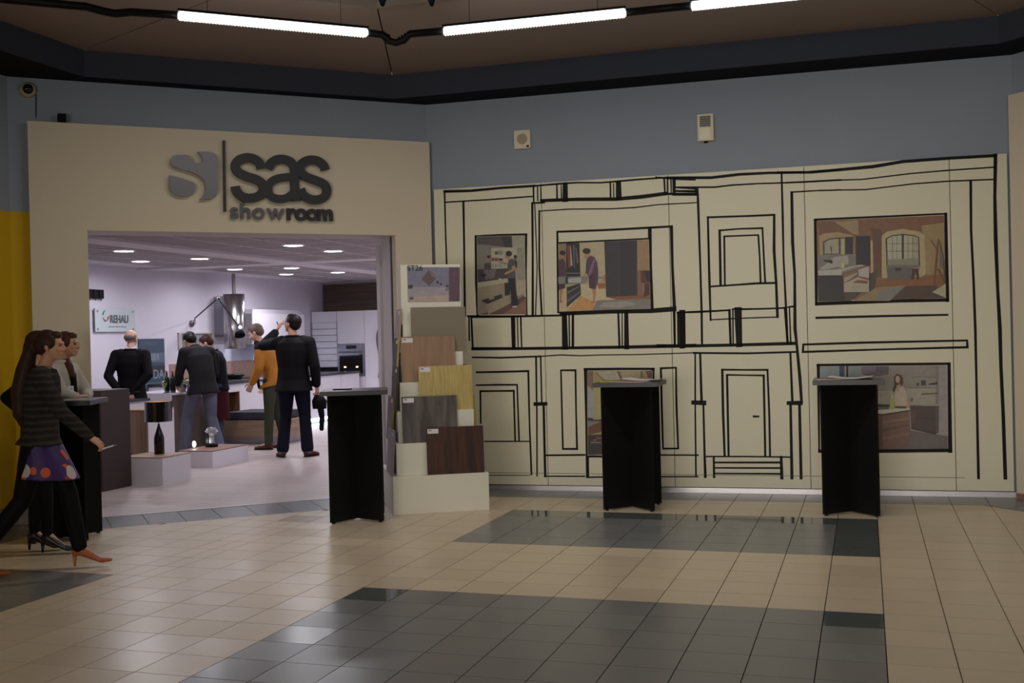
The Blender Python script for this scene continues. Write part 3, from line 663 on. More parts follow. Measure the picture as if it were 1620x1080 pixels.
picture('kitchen_woman_print', MUR, 1280, 565, .1482, [
 (140,132,120, 115,95, 1470,82, 1480,975, 115,985),
 (116,128,130, 118,98, 320,95, 320,240, 120,240), (46,54,78, 320,92, 378,92, 378,240, 325,240), rc((24,24,30), 395,92, 418,240), (112,122,124, 420,92, 555,92, 555,220, 420,220),
 (96,86,98, 555,98, 710,95, 712,150, 560,185), (72,62,76, 710,95, 855,95, 850,185, 790,192, 712,150), (80,70,80, 560,185, 712,150, 850,185, 700,205),
 (120,112,104, 860,95, 1370,88, 1370,300, 1050,330, 725,345, 725,200, 860,190), (134,126,112, 725,350, 1380,320, 1380,510, 725,500), rc((90,84,76), 725,346, 900,352), rc((100,92,82), 1070,318, 1380,330), rc((96,88,80), 1090,205, 1370,212), rc((110,100,92), 1350,90, 1385,500),
 (130,120,122, 1385,85, 1470,82, 1478,840, 1385,820), (88,76,74, 1080,780, 1480,840, 1480,975, 1000,975),
 rc((60,56,54), 1145,270, 1175,305), rc((40,40,42), 1195,245, 1245,300), (44,40,40, 1275,280, 1370,262, 1370,292, 1280,294), (80,50,46, 1200,385, 1375,378, 1375,390, 1200,400), el((80,78,74), 1095,450, 18,20),
 (62,40,36, 1075,512, 1350,520, 1355,820, 1090,745), (46,28,26, 1090,635, 1350,650, 1352,665, 1090,650), (38,28,28, 1090,745, 1350,800, 1350,825, 1085,765), (70,62,62, 1350,520, 1385,515, 1385,800, 1355,820), (76,50,42, 1080,560, 1140,560, 1135,710, 1085,700),
 (40,30,28, 725,500, 865,505, 850,530, 725,530), (170,160,140, 730,558, 860,535, 1080,545, 1070,560, 780,605, 735,598), (84,78,76, 730,535, 860,535, 850,555, 730,560), (34,26,24, 735,598, 780,606, 1070,562, 1070,575, 780,622, 735,612),
 (104,72,56, 780,622, 1070,575, 1080,850, 1000,975, 785,978), (80,52,42, 735,612, 780,622, 785,978, 740,978), (120,86,66, 785,680, 1072,640, 1073,665, 785,705), (88,58,46, 785,760, 1075,710, 1076,735, 785,790), (116,82,62, 785,850, 1075,800, 1076,825, 785,880),
 (48,24,20, 905,210, 940,176, 985,190, 1000,260, 985,300, 960,260, 930,330, 900,378, 892,340, 910,290), (160,148,130, 925,330, 1000,310, 1035,370, 1050,440, 1035,520, 920,520, 905,420), (170,120,94, 930,300, 975,290, 960,350, 935,370), el((176,128,100), 945,235, 25,40), (56,28,22, 970,200, 998,215, 1002,280, 985,300, 968,280),
 (170,120,94, 1035,440, 1055,440, 1065,540, 1045,545), (60,52,50, 915,520, 1035,520, 1030,545, 915,540), (150,150,60, 862,435, 905,430, 908,550, 866,555), rc((200,196,180), 880,405, 892,432)],
 'printed photo of a red-haired woman in a kitchen, lower right of the mural')
picture('pantry_print', MUR, 910, 575, .1389, [
 (140,122,84, 135,82, 885,78, 880,990, 140,1050),
 (110,84,60, 135,85, 205,85, 205,420, 140,400), (134,136,134, 140,250, 205,300, 212,630, 145,615), (148,136,92, 205,250, 300,240, 300,630, 215,630),
 (150,142,116, 205,90, 470,85, 530,200, 330,180), (120,100,60, 215,95, 245,95, 345,190, 310,190), (90,70,56, 475,85, 500,85, 540,190, 515,180), (146,134,100, 520,85, 740,82, 730,200, 545,180), (96,60,46, 800,82, 880,80, 880,160, 830,160), rc((110,90,60), 745,82, 770,160),
 (40,24,20, 140,615, 200,620, 210,640, 300,635, 300,660, 145,650), (104,104,110, 145,655, 290,655, 150,720), (96,54,30, 145,725, 300,655, 310,770, 150,815), (34,22,22, 145,815, 880,770, 880,990, 145,1040), (110,60,50, 240,835, 305,835, 305,858, 250,858), (120,64,40, 205,860, 250,858, 245,880, 205,882), (104,104,112, 180,890, 300,895, 300,905, 180,905), (84,34,28, 145,1025, 305,1020, 305,1035, 150,1036)],
 'printed photo of an open pantry drawer, half hidden behind the middle black bar table')

# ------------------------------------------------------------------ entrance sign
dk = mat('sign anthracite', (50, 49, 56), .45); dk2 = mat('sign black', (34, 33, 38), .45); gr = mat('sign grey', (118, 116, 124), .4, .2)
sg = thing('shop_sign', 'raised dark and grey lettering sas showroom with an s emblem on the portal', 'sign')
SX, SY, SS = 230, 200, .2037
def slab(pts, off, th, m, name, parent, P=PORT):
    bm = B(); q = [P.uz(SX+SS*x, SY+SS*y) for x, y in pts]
    f = [bm.verts.new(P.at(u, z, off+th)) for u, z in q]; b = [bm.verts.new(P.at(u, z, off)) for u, z in q]; n = len(q)
    bm.faces.new(f); bm.faces.new(b[::-1])
    for i in range(n): bm.faces.new((f[i], b[i], b[(i+1) % n], f[(i+1) % n]))
    return obj(name, bm, m, parent)
def smoothpts(pts, closed=False, n=6):
    out = []; N = len(pts)
    for i in range(N if closed else N-1):
        p0 = pts[(i-1) % N] if closed or i > 0 else pts[i]; p1 = pts[i]; p2 = pts[(i+1) % N]; p3 = pts[(i+2) % N] if closed or i < N-2 else p2
        for k in range(n):
            t = k/n; out.append(tuple(.5*(2*b+(-a+c)*t+(2*a-5*b+4*c-d)*t*t+(-a+3*b-3*c+d)*t**3) for a, b, c, d in zip(p0, p1, p2, p3)))
    if not closed: out.append(pts[-1])
    return out
def stroke(pts, wd, off, th, m, name, parent, P=PORT):
    q = [Vector(P.uz(SX+SS*x, SY+SS*y)) for x, y in smoothpts(pts)]; bm = B(); rows = []
    for i, p in enumerate(q):
        d = (q[min(i+1, len(q)-1)]-q[max(i-1, 0)]).normalized(); n = Vector((-d.y, d.x))*wd/2
        rows.append([bm.verts.new(P.at((p+n*a).x, (p+n*a).y, off+o)) for a, o in ((1, 0), (1, th), (-1, th), (-1, 0))])
    for a, b in zip(rows, rows[1:]):
        for k in range(4): bm.faces.new((a[k], a[(k+1) % 4], b[(k+1) % 4], b[k]))
    bm.faces.new(rows[0]); bm.faces.new(rows[-1][::-1])
    return obj(name, bm, m, parent)
WD = .082
stroke([(690,470), (700,505), (740,548), (800,562), (865,548), (905,505), (900,455), (855,420), (770,392), (710,358), (690,315), (712,272), (770,250), (830,258), (878,292), (890,335)], WD, .03, .035, dk2, 'letter_s', sg)
a_ = stroke([(945,335), (965,292), (1010,265), (1065,262), (1120,285), (1145,330), (1148,400), (1150,480), (1160,585)], WD, .03, .034, dk2, 'letter_a', sg)
stroke([(1145,395), (1080,400), (1000,415), (952,455), (945,505), (970,550), (1030,568), (1090,558), (1145,515)], WD*.88, .03, .033, dk2, 'bowl', a_)
stroke([(1195,490), (1215,535), (1265,568), (1325,574), (1380,550), (1398,500), (1380,458), (1320,428), (1250,402), (1205,370), (1190,330), (1210,290), (1260,268), (1320,272), (1370,305), (1385,345)], WD, .03, .036, dk2, 'letter_s', sg)
slab([(592,115), (612,115), (622,665), (600,665)], .03, .02, dk2, 'divider_bar', sg)
em = slab([(190,285), (193,255), (210,236), (240,227), (300,228), (335,238), (358,262), (368,290), (440,290), (438,262), (425,232), (395,204), (480,205), (512,213), (538,232), (552,258), (556,290), (555,500), (545,530), (520,555), (490,572), (412,573), (438,550), (456,510), (460,470), (450,430), (425,400), (385,376), (330,355), (240,330), (205,315)], .03, .03, gr, 'emblem', sg)
slab([(180,385), (240,402), (330,430), (365,442), (382,460), (385,482), (372,515), (350,535), (318,548), (270,548), (225,535), (195,510), (182,480)], .03, .03, gr, 'emblem_foot', em)
u0, z0 = PORT.uz(363, 345); u1, _ = PORT.uz(452, 350); u2, _ = PORT.uz(523, 350)
def word(body, u, z, size, wtot, bold, m):
    ws = []; x = 0
    tmp = [text('letter_'+ch, ch, size, PORT, 0, z, .035, m, None, .012, bold) for ch in body]
    W = [max(v.co.dot(PORT.d) for v in o.data.vertices)-min(v.co.dot(PORT.d) for v in o.data.vertices) for o in tmp]
    gap = (wtot-sum(W))/len(body)
    for o, w_ in zip(tmp, W):
        mn = min((v.co-PORT.a).dot(PORT.d) for v in o.data.vertices)
        o.data.transform(Matrix.Translation(PORT.d*(u+x-mn))); x += w_+gap; o.parent = sg
word('show', u0, z0-.005, .215, u1-u0, .004, mat('sign mid grey', (92, 90, 98), .4))
word('room', u1+.0, z0-.005, .215, u2-u1, .0085, dk2)

# ------------------------------------------------------------------ small things on the walls
def wallbox(name, P, x0, y0, x1, y1, dep, m, parent=None, off=0., bev=.004):
    u0, za = P.uz(x0, y0); u1, zb = P.uz(x1, y1)
    return obj(name, bx(u0, u1, -dep-off, -off, zb, za, P.M(), bev=bev), m, parent)
ivory = mat('ivory plastic', (225, 215, 190), .5)
t = thing('wall_speaker', 'small square ivory speaker with a round grille on the blue wall', 'speaker')
wallbox('case', MB, 815, 208, 841, 235, .05, ivory, t)
u, z = MB.uz(828, 221)
o = obj('grille', lathe(B(), [(0, .008), (.05, .008), (.052, 0)], 24, M=Matrix.Translation(MB.at(u, z, .05)) @ Matrix((MB.d, V((0, 0, 1)), MB.n)).transposed().to_4x4()), mat('grille tan', (170, 158, 135), .7), t)
wallbox('label_plate', MB, 835, 231, 839, 233.5, .052, black, t, bev=0)
t = thing('wall_siren', 'tall ivory alarm box with slotted top on the blue wall', 'alarm')
wallbox('case', MB, 1104, 183, 1130, 223, .06, ivory, t)
wallbox('cover', MB, 1108, 205, 1125, 221, .012, mat('pale ivory', (240, 232, 210), .5), t, off=.06)
for k in range(5): wallbox('slot', MB, 1108, 186+k*3.4, 1125, 187.6+k*3.4, .004, mat('slot grey', (110, 108, 105), .7), t, off=.06, bev=0)
wallbox('foot', MB, 1114, 223, 1120, 226, .03, black, t, bev=0)
# dome camera in the left corner
PB = Plane(PORT.at(-.17, 0, -.10)[:2], PORT.at(0, 0, -.10)[:2])
u, z = PB.uz(44, 143)
t = thing('dome_camera', 'round security camera with black dome above the yellow wall', 'camera', tuple(PB.at(u, z, 0)))
Mz = Matrix((PORT.d, V((0, 0, 1)), PORT.n)).transposed().to_4x4()
obj('ring', lathe(B(), [(0, 0), (.066, 0), (.066, .03), (.05, .045), (0, .045)], 26, M=Mz), mat('ring yellowish', (170, 165, 120), .5), t, smooth=True)
obj('dome', ball(B(), Mz @ Matrix.Translation((0, .004, .04)), (.045, .045, .04), 18), mat('dome black', (25, 22, 32), .1), t, smooth=True)
u, z = PORT.uz(58, 160)
tag(obj('signal_cable', tube(B(), [PB.at(PB.uz(57, 150)[0], PB.uz(57, 150)[1], .004), PB.at(PB.uz(57, 185)[0], PB.uz(57, 186)[1], .004)], .004, 6), ductm), 'thin black cable from the dome camera down behind the portal', 'cable')
u, z = PORT.uz(98, 190)
t = thing('beam_sensor', 'small black box standing on top of the portal at left', 'sensor')
obj('case', bx(u-.035, u+.035, .0, .06, 3.45, 3.53, WPT, bev=.004), black, t)
obj('lens', bx(u-.02, u+.02, -.004, .0, 3.47, 3.51, WPT), mat('dome black', (0, 0, 0)), t)

# ------------------------------------------------------------------ bar tables (crossed boards under a square top)
bt = mat('black table board', (22, 20, 21), .55, noise=(4, .08)); btop = mat('dark table top', (46, 44, 47), .4)
def bar_table(cx, cy, rot, label, h=1.09):
    t = thing('bar_table', label, 'table', (cx, cy, 0), rot, 'black bar tables in the hall')
    Lh = .30
    for k, a in enumerate((45, 135)):
        Mx = Matrix.Rotation(R(a), 4, 'Z')
        if k == 0: obj('cross_board', bx(-Lh, Lh, -.012, .012, .012, h-.037, Mx), bt, t)
        else:
            b_ = bx(-Lh, -.0125, -.012, .012, .012, h-.037, Mx); box(b_, .0125, Lh, -.012, .012, .012, h-.037, Mx); box(b_, -.0125, .0125, -.012, -.0119, .3, .31, Mx)
            obj('cross_board', b_, bt, t)
        for s in (-1, 1): obj('foot', lathe(B(), [(0, 0), (.014, 0), (.014, .012), (0, .012)], 10, M=Mx @ Matrix.Translation((s*(Lh-.03), 0, 0))), ductm, t)
    obj('table_top', bx(-.275, .275, -.275, .275, h-.037, h, bev=.003), btop, t)
    return t
bar_table(-1.945, 9.365, R(2), 'black bar table with scattered magazines, the middle of the three before the mural')
bar_table(-.142, 9.39, R(1), 'black bar table with open leaflets, rightmost, in front of the kitchen photo')
bar_table(-4.09, 8.39, R(24), 'black bar table with one dark phone, between the entrance and the sample stand')
bar_table(-6.02, 7.165, R(24), 'black bar table behind the walking woman at left')
def paper(name, label, cx, cy, z, w_, l_, rot, m, pages=1, curl=0., cat='magazine', grp=None, pic=None):
    bm = B(); n = 8
    for s in (0, 1):
        for i in range(n+1):
            x = -w_/2+w_*i/n; zz = curl*(abs(i/n-.5)*2)**2*.02+s*.002+.0005
            for y in (-l_/2, l_/2): bm.verts.new((x, y, zz))
    bm.verts.ensure_lookup_table(); vs = bm.verts; q = 2*(n+1)
    for i in range(n):
        a = 2*i; bm.faces.new((vs[a], vs[a+2], vs[a+3], vs[a+1])); bm.faces.new((vs[q+a], vs[q+a+1], vs[q+a+3], vs[q+a+2]))
        bm.faces.new((vs[a], vs[q+a], vs[q+a+2], vs[a+2])); bm.faces.new((vs[a+1], vs[a+3], vs[q+a+3], vs[q+a+1]))
    bm.faces.new((vs[0], vs[1], vs[q+1], vs[q])); bm.faces.new((vs[2*n], vs[q+2*n], vs[q+2*n+1], vs[2*n+1]))
    t = thing(name, label, cat, (cx, cy, z), rot, grp); obj('pages', bm, m, t)
    if pic:
        for a, b, c, d, mm in pic: obj('printed_area', bx(a, b, c, d, .0028+curl*.004, .0036+curl*.004), mm, t)
    return t
wp = mat('white paper', (220, 215, 222), .5); pp = mat('pinkish paper', (210, 175, 175), .5); op = mat('orange print', (190, 95, 55), .5); yp = mat('yellow print', (190, 180, 60), .5); gp = mat('grey print', (120, 118, 125), .5)
G1 = 'magazines on the middle bar table'; ZT = 1.0905
paper('magazine', 'yellow-covered magazine at the left of the middle bar table', -2.12, 9.30, ZT, .15, .21, R(12), yp, grp=G1)
paper('magazine', 'magazine with an orange picture on the middle bar table', -1.92, 9.24, ZT, .2, .28, R(70), wp, grp=G1, pic=[(-.06, .08, -.1, .1, op)])
paper('magazine', 'open white magazine lying over the others on the middle bar table', -1.82, 9.42, ZT+.006, .36, .24, R(-10), wp, grp=G1, curl=.9)
G2 = 'leaflets on the right bar table'
paper('leaflet', 'pinkish leaflet at the left of the right bar table', -.3, 9.28, ZT, .21, .2, R(8), pp, grp=G2, cat='leaflet')
paper('leaflet', 'open white leaflet with curled pages on the right bar table', -.12, 9.4, ZT+.003, .34, .26, R(-6), wp, grp=G2, curl=.9, cat='leaflet')
paper('leaflet', 'white paper sheet lying on the left bar table beside the seated jacket sleeve'.replace('seated jacket', 'cream jacket'), -5.90, 7.16, ZT, .16, .21, R(30), mat('grey paper', (160, 158, 165), .5), cat='leaflet')
t = thing('phone', 'dark phone lying on the bar table beside the entrance', 'phone', (-4.17, 8.32, ZT), R(10))
obj('body', bx(-.075, .075, -.035, .035, 0, .009, bev=.003), ductm, t); obj('screen', bx(-.068, .068, -.03, .03, .009, .0098), mat('phone glass', (30, 32, 40), .08), t)

# ------------------------------------------------------------------ sample stand
st_rot = math.atan2(.425, .725); so = V((-3.868, 8.625, 0))
stw = mat('stand white board', (226, 222, 208), .5); stb = mat('board edge yellow', (190, 165, 90), .6)
t = thing('sample_stand', 'tall white tiered display stand for decor boards at the corner of the portal', 'display stand', tuple(so), st_rot)
W0, D0 = .835, .98
zt = [.325, .60, .87, 1.12, 1.38, 1.63]
ins = [(0, W0, 0, D0)]
for k in range(1, 6): ins.append((.015+.03*k, W0-.03-.03*k, .075*k, D0-.075*k))
zz = 0
for k, (a, b, c, d) in enumerate(ins):
    obj('tier', bx(a, b, c, d, zz, zt[k], bev=.002), stw, t); zz = zt[k]
TA, TB, TC = .18, .70, .42
obj('poster_box', bx(TA-.02, TB, TC, TC+.22, zt[5], 2.165, bev=.003), stw, t)
STP = Plane((Matrix.Translation(so) @ Matrix.Rotation(st_rot, 4, 'Z') @ V((TA-.02, TC, 0)))[:2], (Matrix.Translation(so) @ Matrix.Rotation(st_rot, 4, 'Z') @ V((TB, TC, 0)))[:2])
picture('brochure_poster', STP, 560, 340, .2037, [
 (118,116,140, 413,405, 820,405, 822,670, 418,675), (150,140,150, 415,560, 735,560, 737,672, 418,675), (170,150,140, 418,640, 737,620, 737,672, 420,675), (92,72,90, 737,405, 820,405, 822,668, 738,670),
 (100,84,86, 525,500, 580,425, 635,495, 582,550), (120,106,108, 580,425, 625,455, 635,495, 600,470), (70,64,80, 420,545, 455,540, 455,570, 420,572), (50,46,60, 640,515, 655,512, 655,535, 642,532), (50,46,60, 668,530, 682,528, 680,545, 670,545), (60,56,70, 712,548, 734,545, 734,552, 714,556), (60,56,70, 714,550, 718,550, 720,590, 716,590), (60,56,70, 728,550, 732,550, 733,585, 729,585), (90,84,96, 430,640, 460,636, 460,655, 432,657)], 'interior photo poster with hanging cube and the code ST26, on top of the sample stand', gain=1.1, off0=.003)
text('printed_code', 'ST26', .068, STP, STP.uz(644, 428)[0], STP.uz(644, 428)[1], .0075, dk2, bpy.data.objects['brochure_poster'], .0003)
SP2 = Plane((Matrix.Translation(so) @ Matrix.Rotation(st_rot, 4, 'Z') @ V((TA-.02, TC+.22, 0)))[:2], STP.a[:2])
text('side_print', 'Q', .05, SP2, .05, 2.0, .002, mat('red print', (180, 60, 70), .5), t, .0005)
text('side_print', 'G', .05, SP2, .05, 1.94, .002, gp, t, .0005)
obj('side_print', tube(B(), [SP2.at(.15-.03*math.sin(k*.9), 1.9-.035*k, .002) for k in range(9)], .004, 6), gp, t)
def decor(label, side, u, k, w_, h, m, sticker=True, grp='decor boards leaning on the sample stand'):
    """leans on tier k+1, standing on tier k"""
    z0 = zt[k]; a, b, c, d = ins[k+1]
    e = thing('decor_board', label, 'board', tuple(so), st_rot, grp)
    e.rotation_euler = (0, 0, st_rot)
    lean = .028
    if side == 'front':
        Mx = Matrix.Translation((u, c-.014-lean, z0+.001)) @ Matrix.Rotation(math.atan2(-lean, h), 4, 'X')
        obj('board', bx(0, w_, -.009, .009, 0, h, Mx), m, e)
        if sticker: obj('sticker', bx(.01, .105, -.0105, -.009, h-.052, h-.012, Mx), wp, e); obj('sticker_text', bx(.02, .045, -.011, -.0105, h-.03, h-.02, Mx), gp, e)
    elif side == 'left':
        Mx = Matrix.Translation((a-.014-lean, u, z0+.001)) @ Matrix.Rotation(math.atan2(lean, h), 4, 'Y')
        obj('board', bx(-.008, .009, 0, w_, 0, h, Mx), m, e); obj('edge', bx(-.009, .009, -.002, 0, 0, h, Mx), stb if k % 2 else m, e)
        obj('sticker', bx(-.0105, -.008, .02, .1, h-.05, h-.02, Mx), wp, e)
    else:
        Mx = Matrix.Translation((b+.014+lean, u, z0+.001)) @ Matrix.Rotation(math.atan2(-lean, h), 4, 'Y')
        obj('board', bx(-.009, .008, 0, w_, 0, h, Mx), m, e); obj('edge', bx(-.009, .009, -.003, 0, 0, h, Mx), stb, e)
dw = wood('dark ebony decor', (44, 27, 22), (78, 46, 32), (14, 14, .4), wscale=2); gw = wood('grey wood decor', (70, 64, 62), (112, 104, 100), (7, 7, .8), wscale=2)
ow = wood('oak yellow decor', (172, 152, 92), (196, 176, 112), (60, 60, 1), wscale=1.5); pw = wood('pink beech decor', (142, 112, 92), (158, 128, 104), (20, 20, .6), wscale=1.5)
tp = mat('taupe decor', (130, 120, 104), .5); lav = mat('lavender grey decor', (140, 130, 140), .5)
decor('dark ebony striped board, lowest on the front of the sample stand', 'front', .305, 0, .50, .405, dw)
decor('grey weathered wood board, second from the bottom of the stand front', 'front', .108, 1, .48, .40, gw)
decor('yellow oak board with fine stripes on the sample stand front', 'front', .27, 2, .475, .39, ow)
decor('pinkish brown beech board, fourth row of the sample stand front', 'front', .13, 3, .48, .40, pw)
decor('plain taupe board right below the poster of the sample stand', 'front', .235, 4, .49, .40, tp, sticker=False)
gl = 'boards leaning on the left side of the sample stand'
for k, (u, m, l) in enumerate(((.05, lav, 'lavender grey board, lowest on the left side of the sample stand'), (.30, mat('brown grey decor', (96, 86, 88), .5), 'brown grey board, second from below on the left side of the stand'),
                            (.18, mat('umber decor', (84, 72, 68), .5), 'umber board with yellow edge in the middle of the stand left side'), (.34, mat('slate decor', (76, 76, 84), .5), 'slate grey board, fourth up on the left side of the stand'), (.38, mat('pink grey decor', (160, 142, 136), .5), 'pale pinkish board, topmost on the left side of the stand'))):
    decor(l, 'left', u, k, .42-.03*k, .39, m, grp=gl)
for k, m in ((1, ow), (2, dw), (4, ow)):
    decor('%s board edge-on at the right side of the stand' % ('yellow, lower', 'dark, middle', 'yellow, upper')[(1, 2, 4).index(k)], 'right', .2+.05*k, k, .4-.04*k, .39, m, grp='boards on the right side of the stand')

# ------------------------------------------------------------------ showroom furniture
oak = wood('light oak veneer', (150, 124, 104), (176, 150, 128), (.6, .6, 9), wscale=2.5); oakv = wood('light oak upright grain', (138, 112, 94), (166, 140, 120), (9, 9, .6), wscale=2.5)
wlac = mat('white lacquer', (222, 218, 226), .3); brn = mat('brown front', (92, 78, 74), .45, noise=(5, .05)); wtop = mat('dark stone worktop', (56, 54, 60), .25)
def plinth(x0, x1, y0, y1, h, label, topm, name='plinth'):
    t = thing(name, label, 'plinth', ((x0+x1)/2, (y0+y1)/2, 0)); a, b = (x1-x0)/2, (y1-y0)/2
    obj('body', bx(-a, a, -b, b, .001, h-.012), wlac, t); obj('top_board', bx(-a, a, -b, b, h-.012, h), topm, t); return t
plinth(-7.70, -7.18, 10.045, 10.56, .30, 'white plinth with wooden top carrying the black bottle lamp', oak)
plinth(-8.03, -7.55, 11.56, 12.37, .205, 'low white plinth with reddish wood top carrying the glass sculpture', wood('reddish walnut top', (120, 88, 78), (146, 110, 98), (.6, 9, .6)))
# bottle lamp
LX, LY = -7.44, 10.36
t = thing('bottle_lamp', 'table lamp with a black bottle foot and a wide glossy black drum shade', 'lamp', (LX, LY, .30))
obj('bottle', lathe(B(), [(0, 0), (.055, 0), (.055, .17), (.05, .20), (.03, .26), (.014, .31), (.012, .335), (0, .335)], 28), mat('bottle black glass', (16, 14, 18), .12), t, smooth=True)
obj('neck', lathe(B(), [(.008, .335), (.008, .37), (.013, .37), (.013, .39), (0, .39)], 14), mat('chrome', (210, 205, 200), .2, 1.), t)
obj('lamp_shade', lathe(B(), [(.145, .36), (.147, .36), (.147, .58), (.145, .58), (.144, .578), (.144, .362)], 40), mat('glossy black shade', (18, 16, 20), .08, coat=1), t, smooth=False)
obj('shade_lining', lathe(B(), [(.143, .363), (.143, .577)], 40), mat('shade lining', (230, 205, 170), .5), t)
obj('bulb', ball(B(), (0, 0, .45), .028), mat('bulb', (255, 235, 200), .5, emit=((1, .8, .55), 12)), t, smooth=True)
obj('spider', tube(B(), [(-.143, 0, .40), (.143, 0, .40)], .003, 6), _mats['chrome'], t)
# sculpture
t = thing('glass_sculpture', 'silvery fan-shaped glass lamp on a round black base on the low plinth', 'sculpture', (-7.86, 12.02, .205))
obj('base', lathe(B(), [(0, 0), (.075, 0), (.08, .02), (.075, .045), (0, .045)], 26), ductm, t, smooth=True)
obj('stem', bx(-.02, .03, -.02, .02, .045, .13), mat('silver glass', (190, 190, 198), .25, .6), t)
bm = B()
for k in range(9):
    a = R(-50+k*12.5); tube(bm, [(0, 0, .11), (.06*math.sin(a), .01, .11+.08*math.cos(a)), (.12*math.sin(a), 0, .11+.14*math.cos(a))], [.006, .013, .008], 8)
o = obj('fan', bm, _mats['silver glass'], t, smooth=True); o['kind'] = 'stuff'
obj('dark_glass', bx(-.09, -.035, -.015, .015, .045, .17, bev=.01), mat('smoked glass', (50, 60, 68), .15), t)
t = thing('floor_spot', 'small bright spotlight at the edge of the low plinth', 'lamp', (-8.0, 11.85, .205))
obj('glow', ball(B(), (0, 0, .05), (.022, .022, .04)), mat('spot glow', (255, 250, 240), .5, emit=((1, .97, .92), 8)), t, smooth=True); obj('socket', lathe(B(), [(0, 0), (.03, 0), (.03, .015), (0, .015)], 14), _mats['chrome'], t)
# oak block, brown front panel, small cupboard
t = thing('wood_cabinet', 'upright-grain light oak block standing left of the bottle lamp', 'cabinet', (-8.16, 11.05, 0))
obj('body', bx(-.26, .252, -.25, .25, .012, .74, bev=.003), oakv, t); obj('side_panel', bx(.253, .262, -.25, .25, .012, .74), wlac, t); obj('top_board', bx(-.265, .265, -.255, .255, .74, .755), oak, t); obj('base_recess', bx(-.24, .24, -.23, .23, 0, .012), ductm, t)
t = thing('brown_counter', 'dark brown high cabinet just inside the left jamb of the entrance', 'cabinet', (-7.78, 9.62, 0))
obj('body', bx(-.3, .255, -.12, .35, .002, 1.045, bev=.002), brn, t); obj('side_edge', bx(.255, .262, -.12, .35, .002, 1.045), mat('edge brown', (70, 60, 58), .5), t)
t = thing('base_cabinet', 'white cabinet with black top between the brown counter and the oak block', 'cabinet', (-9.0, 11.6, 0))
obj('body', bx(-.5, .3, -.3, .3, .08, .80), wlac, t); obj('worktop', bx(-.51, .33, -.32, .31, .80, .83), wtop, t); obj('base_recess', bx(-.48, .28, -.27, .28, 0, .08), ductm, t)
t = thing('pan', 'black pan with handle on the cabinet beside the bald man', 'pan', (-8.78, 11.45, .83))
obj('bowl', lathe(B(), [(0, 0), (.08, 0), (.11, .05), (.115, .08), (.105, .08), (.075, .01), (0, .008)], 24), ductm, t, smooth=True); obj('handle', tube(B(), [(.1, 0, .06), (.2, .02, .09), (.27, .03, .10)], .011, 8), ductm, t, smooth=True)
# bottle counter
t = thing('bottle_counter', 'white front counter with brown sides behind the lamp, carrying bottles', 'counter', (-9.45, 13.7, 0))
obj('body', bx(-.5, .27, -.62, .5, .02, .80), brn, t); obj('white_front', bx(-.5, .28, -.64, -.62, .02, .83), wlac, t); obj('worktop', bx(-.5, .28, -.62, .5, .80, .83), wlac, t); obj('base_recess', bx(-.48, .25, -.6, .48, 0, .02), ductm, t)
glassm = mat('bottle green glass', (28, 40, 26), .08); winem = mat('white wine', (200, 200, 90), .1); clr = mat('clear glass', (235, 240, 240), .03, trans=1.)
redf = mat('red foil', (120, 30, 36), .35, .3); bluef = mat('dark blue foil', (40, 38, 70), .35, .3); labm = mat('dark label', (24, 22, 26), .6)
def bottle(x, y, label, foil, gm=glassm, h=.31):
    t = thing('wine_bottle', label, 'bottle', (x, y, .83), 0, 'bottles on the white counter')
    s = h/.31
    obj('glass', lathe(B(), [(0, 0), (.037, 0), (.038, .18*s), (.03, .21*s), (.015, .235*s), (.014, .28*s), (0, .28*s)], 18), gm, t, smooth=True)
    obj('foil', lathe(B(), [(.0145, .235*s), (.016, .24*s), (.0155, .31*s), (0, .31*s)], 14), foil, t, smooth=True)
    obj('label', lathe(B(), [(.0386, .03), (.0388, .12*s)], 18), labm, t)
bottle(-9.30, 13.16, 'dark bottle with red neck, left one on the white counter', redf)
bottle(-9.21, 13.17, 'dark bottle with red neck, middle one on the white counter', redf)
bottle(-9.24, 13.42, 'dark bottle with red neck standing behind the front pair', redf)
bottle(-9.26, 14.05, 'pale bottle with dark blue neck at the back of the counter', bluef, clr, .33)
def wineglass(x, y, z, label, wine=True, M=None):
    t = thing('wine_glass', label, 'glass', (x, y, z), 0, 'glasses on the white counter')
    if M is not None: t.rotation_euler = M
    obj('bowl', lathe(B(), [(0, .085), (.022, .095), (.034, .12), (.037, .15), (.031, .19), (.0295, .19), (.0355, .15), (.0325, .121), (.021, .097), (0, .088)], 18), clr, t, smooth=True)
    obj('stem', lathe(B(), [(0, 0), (.033, .001), (.033, .003), (.005, .008), (.0035, .02), (.0035, .08), (.008, .087), (0, .087)], 16), clr, t, smooth=True)
    if wine: obj('wine', lathe(B(), [(0, .089), (.021, .098), (.0325, .122), (.0345, .132), (0, .132)], 16), winem, t, smooth=True)
    return t
for x, y, s in ((-9.38, 13.25, 'first from the left'), (-9.27, 13.065, 'in front of the two red-necked bottles'), (-9.12, 13.25, 'beside the grey jacket sleeve'), (-9.16, 13.45, 'further back near the sleeve')):
    wineglass(x, y, .83, 'wine glass with white wine, '+s)
for x, y, s in ((-9.14, 13.32, 'front tumbler of yellow drink on the counter'), (-9.25, 13.75, 'rear tumbler of yellow drink on the counter')):
    t = thing('tumbler', s, 'glass', (x, y, .83)); obj('glass', lathe(B(), [(0, 0), (.03, 0), (.034, .1), (.032, .1), (.028, .006), (0, .006)], 16), clr, t, smooth=True); obj('drink', lathe(B(), [(0, .007), (.0275, .007), (.0305, .07), (0, .07)], 16), winem, t)
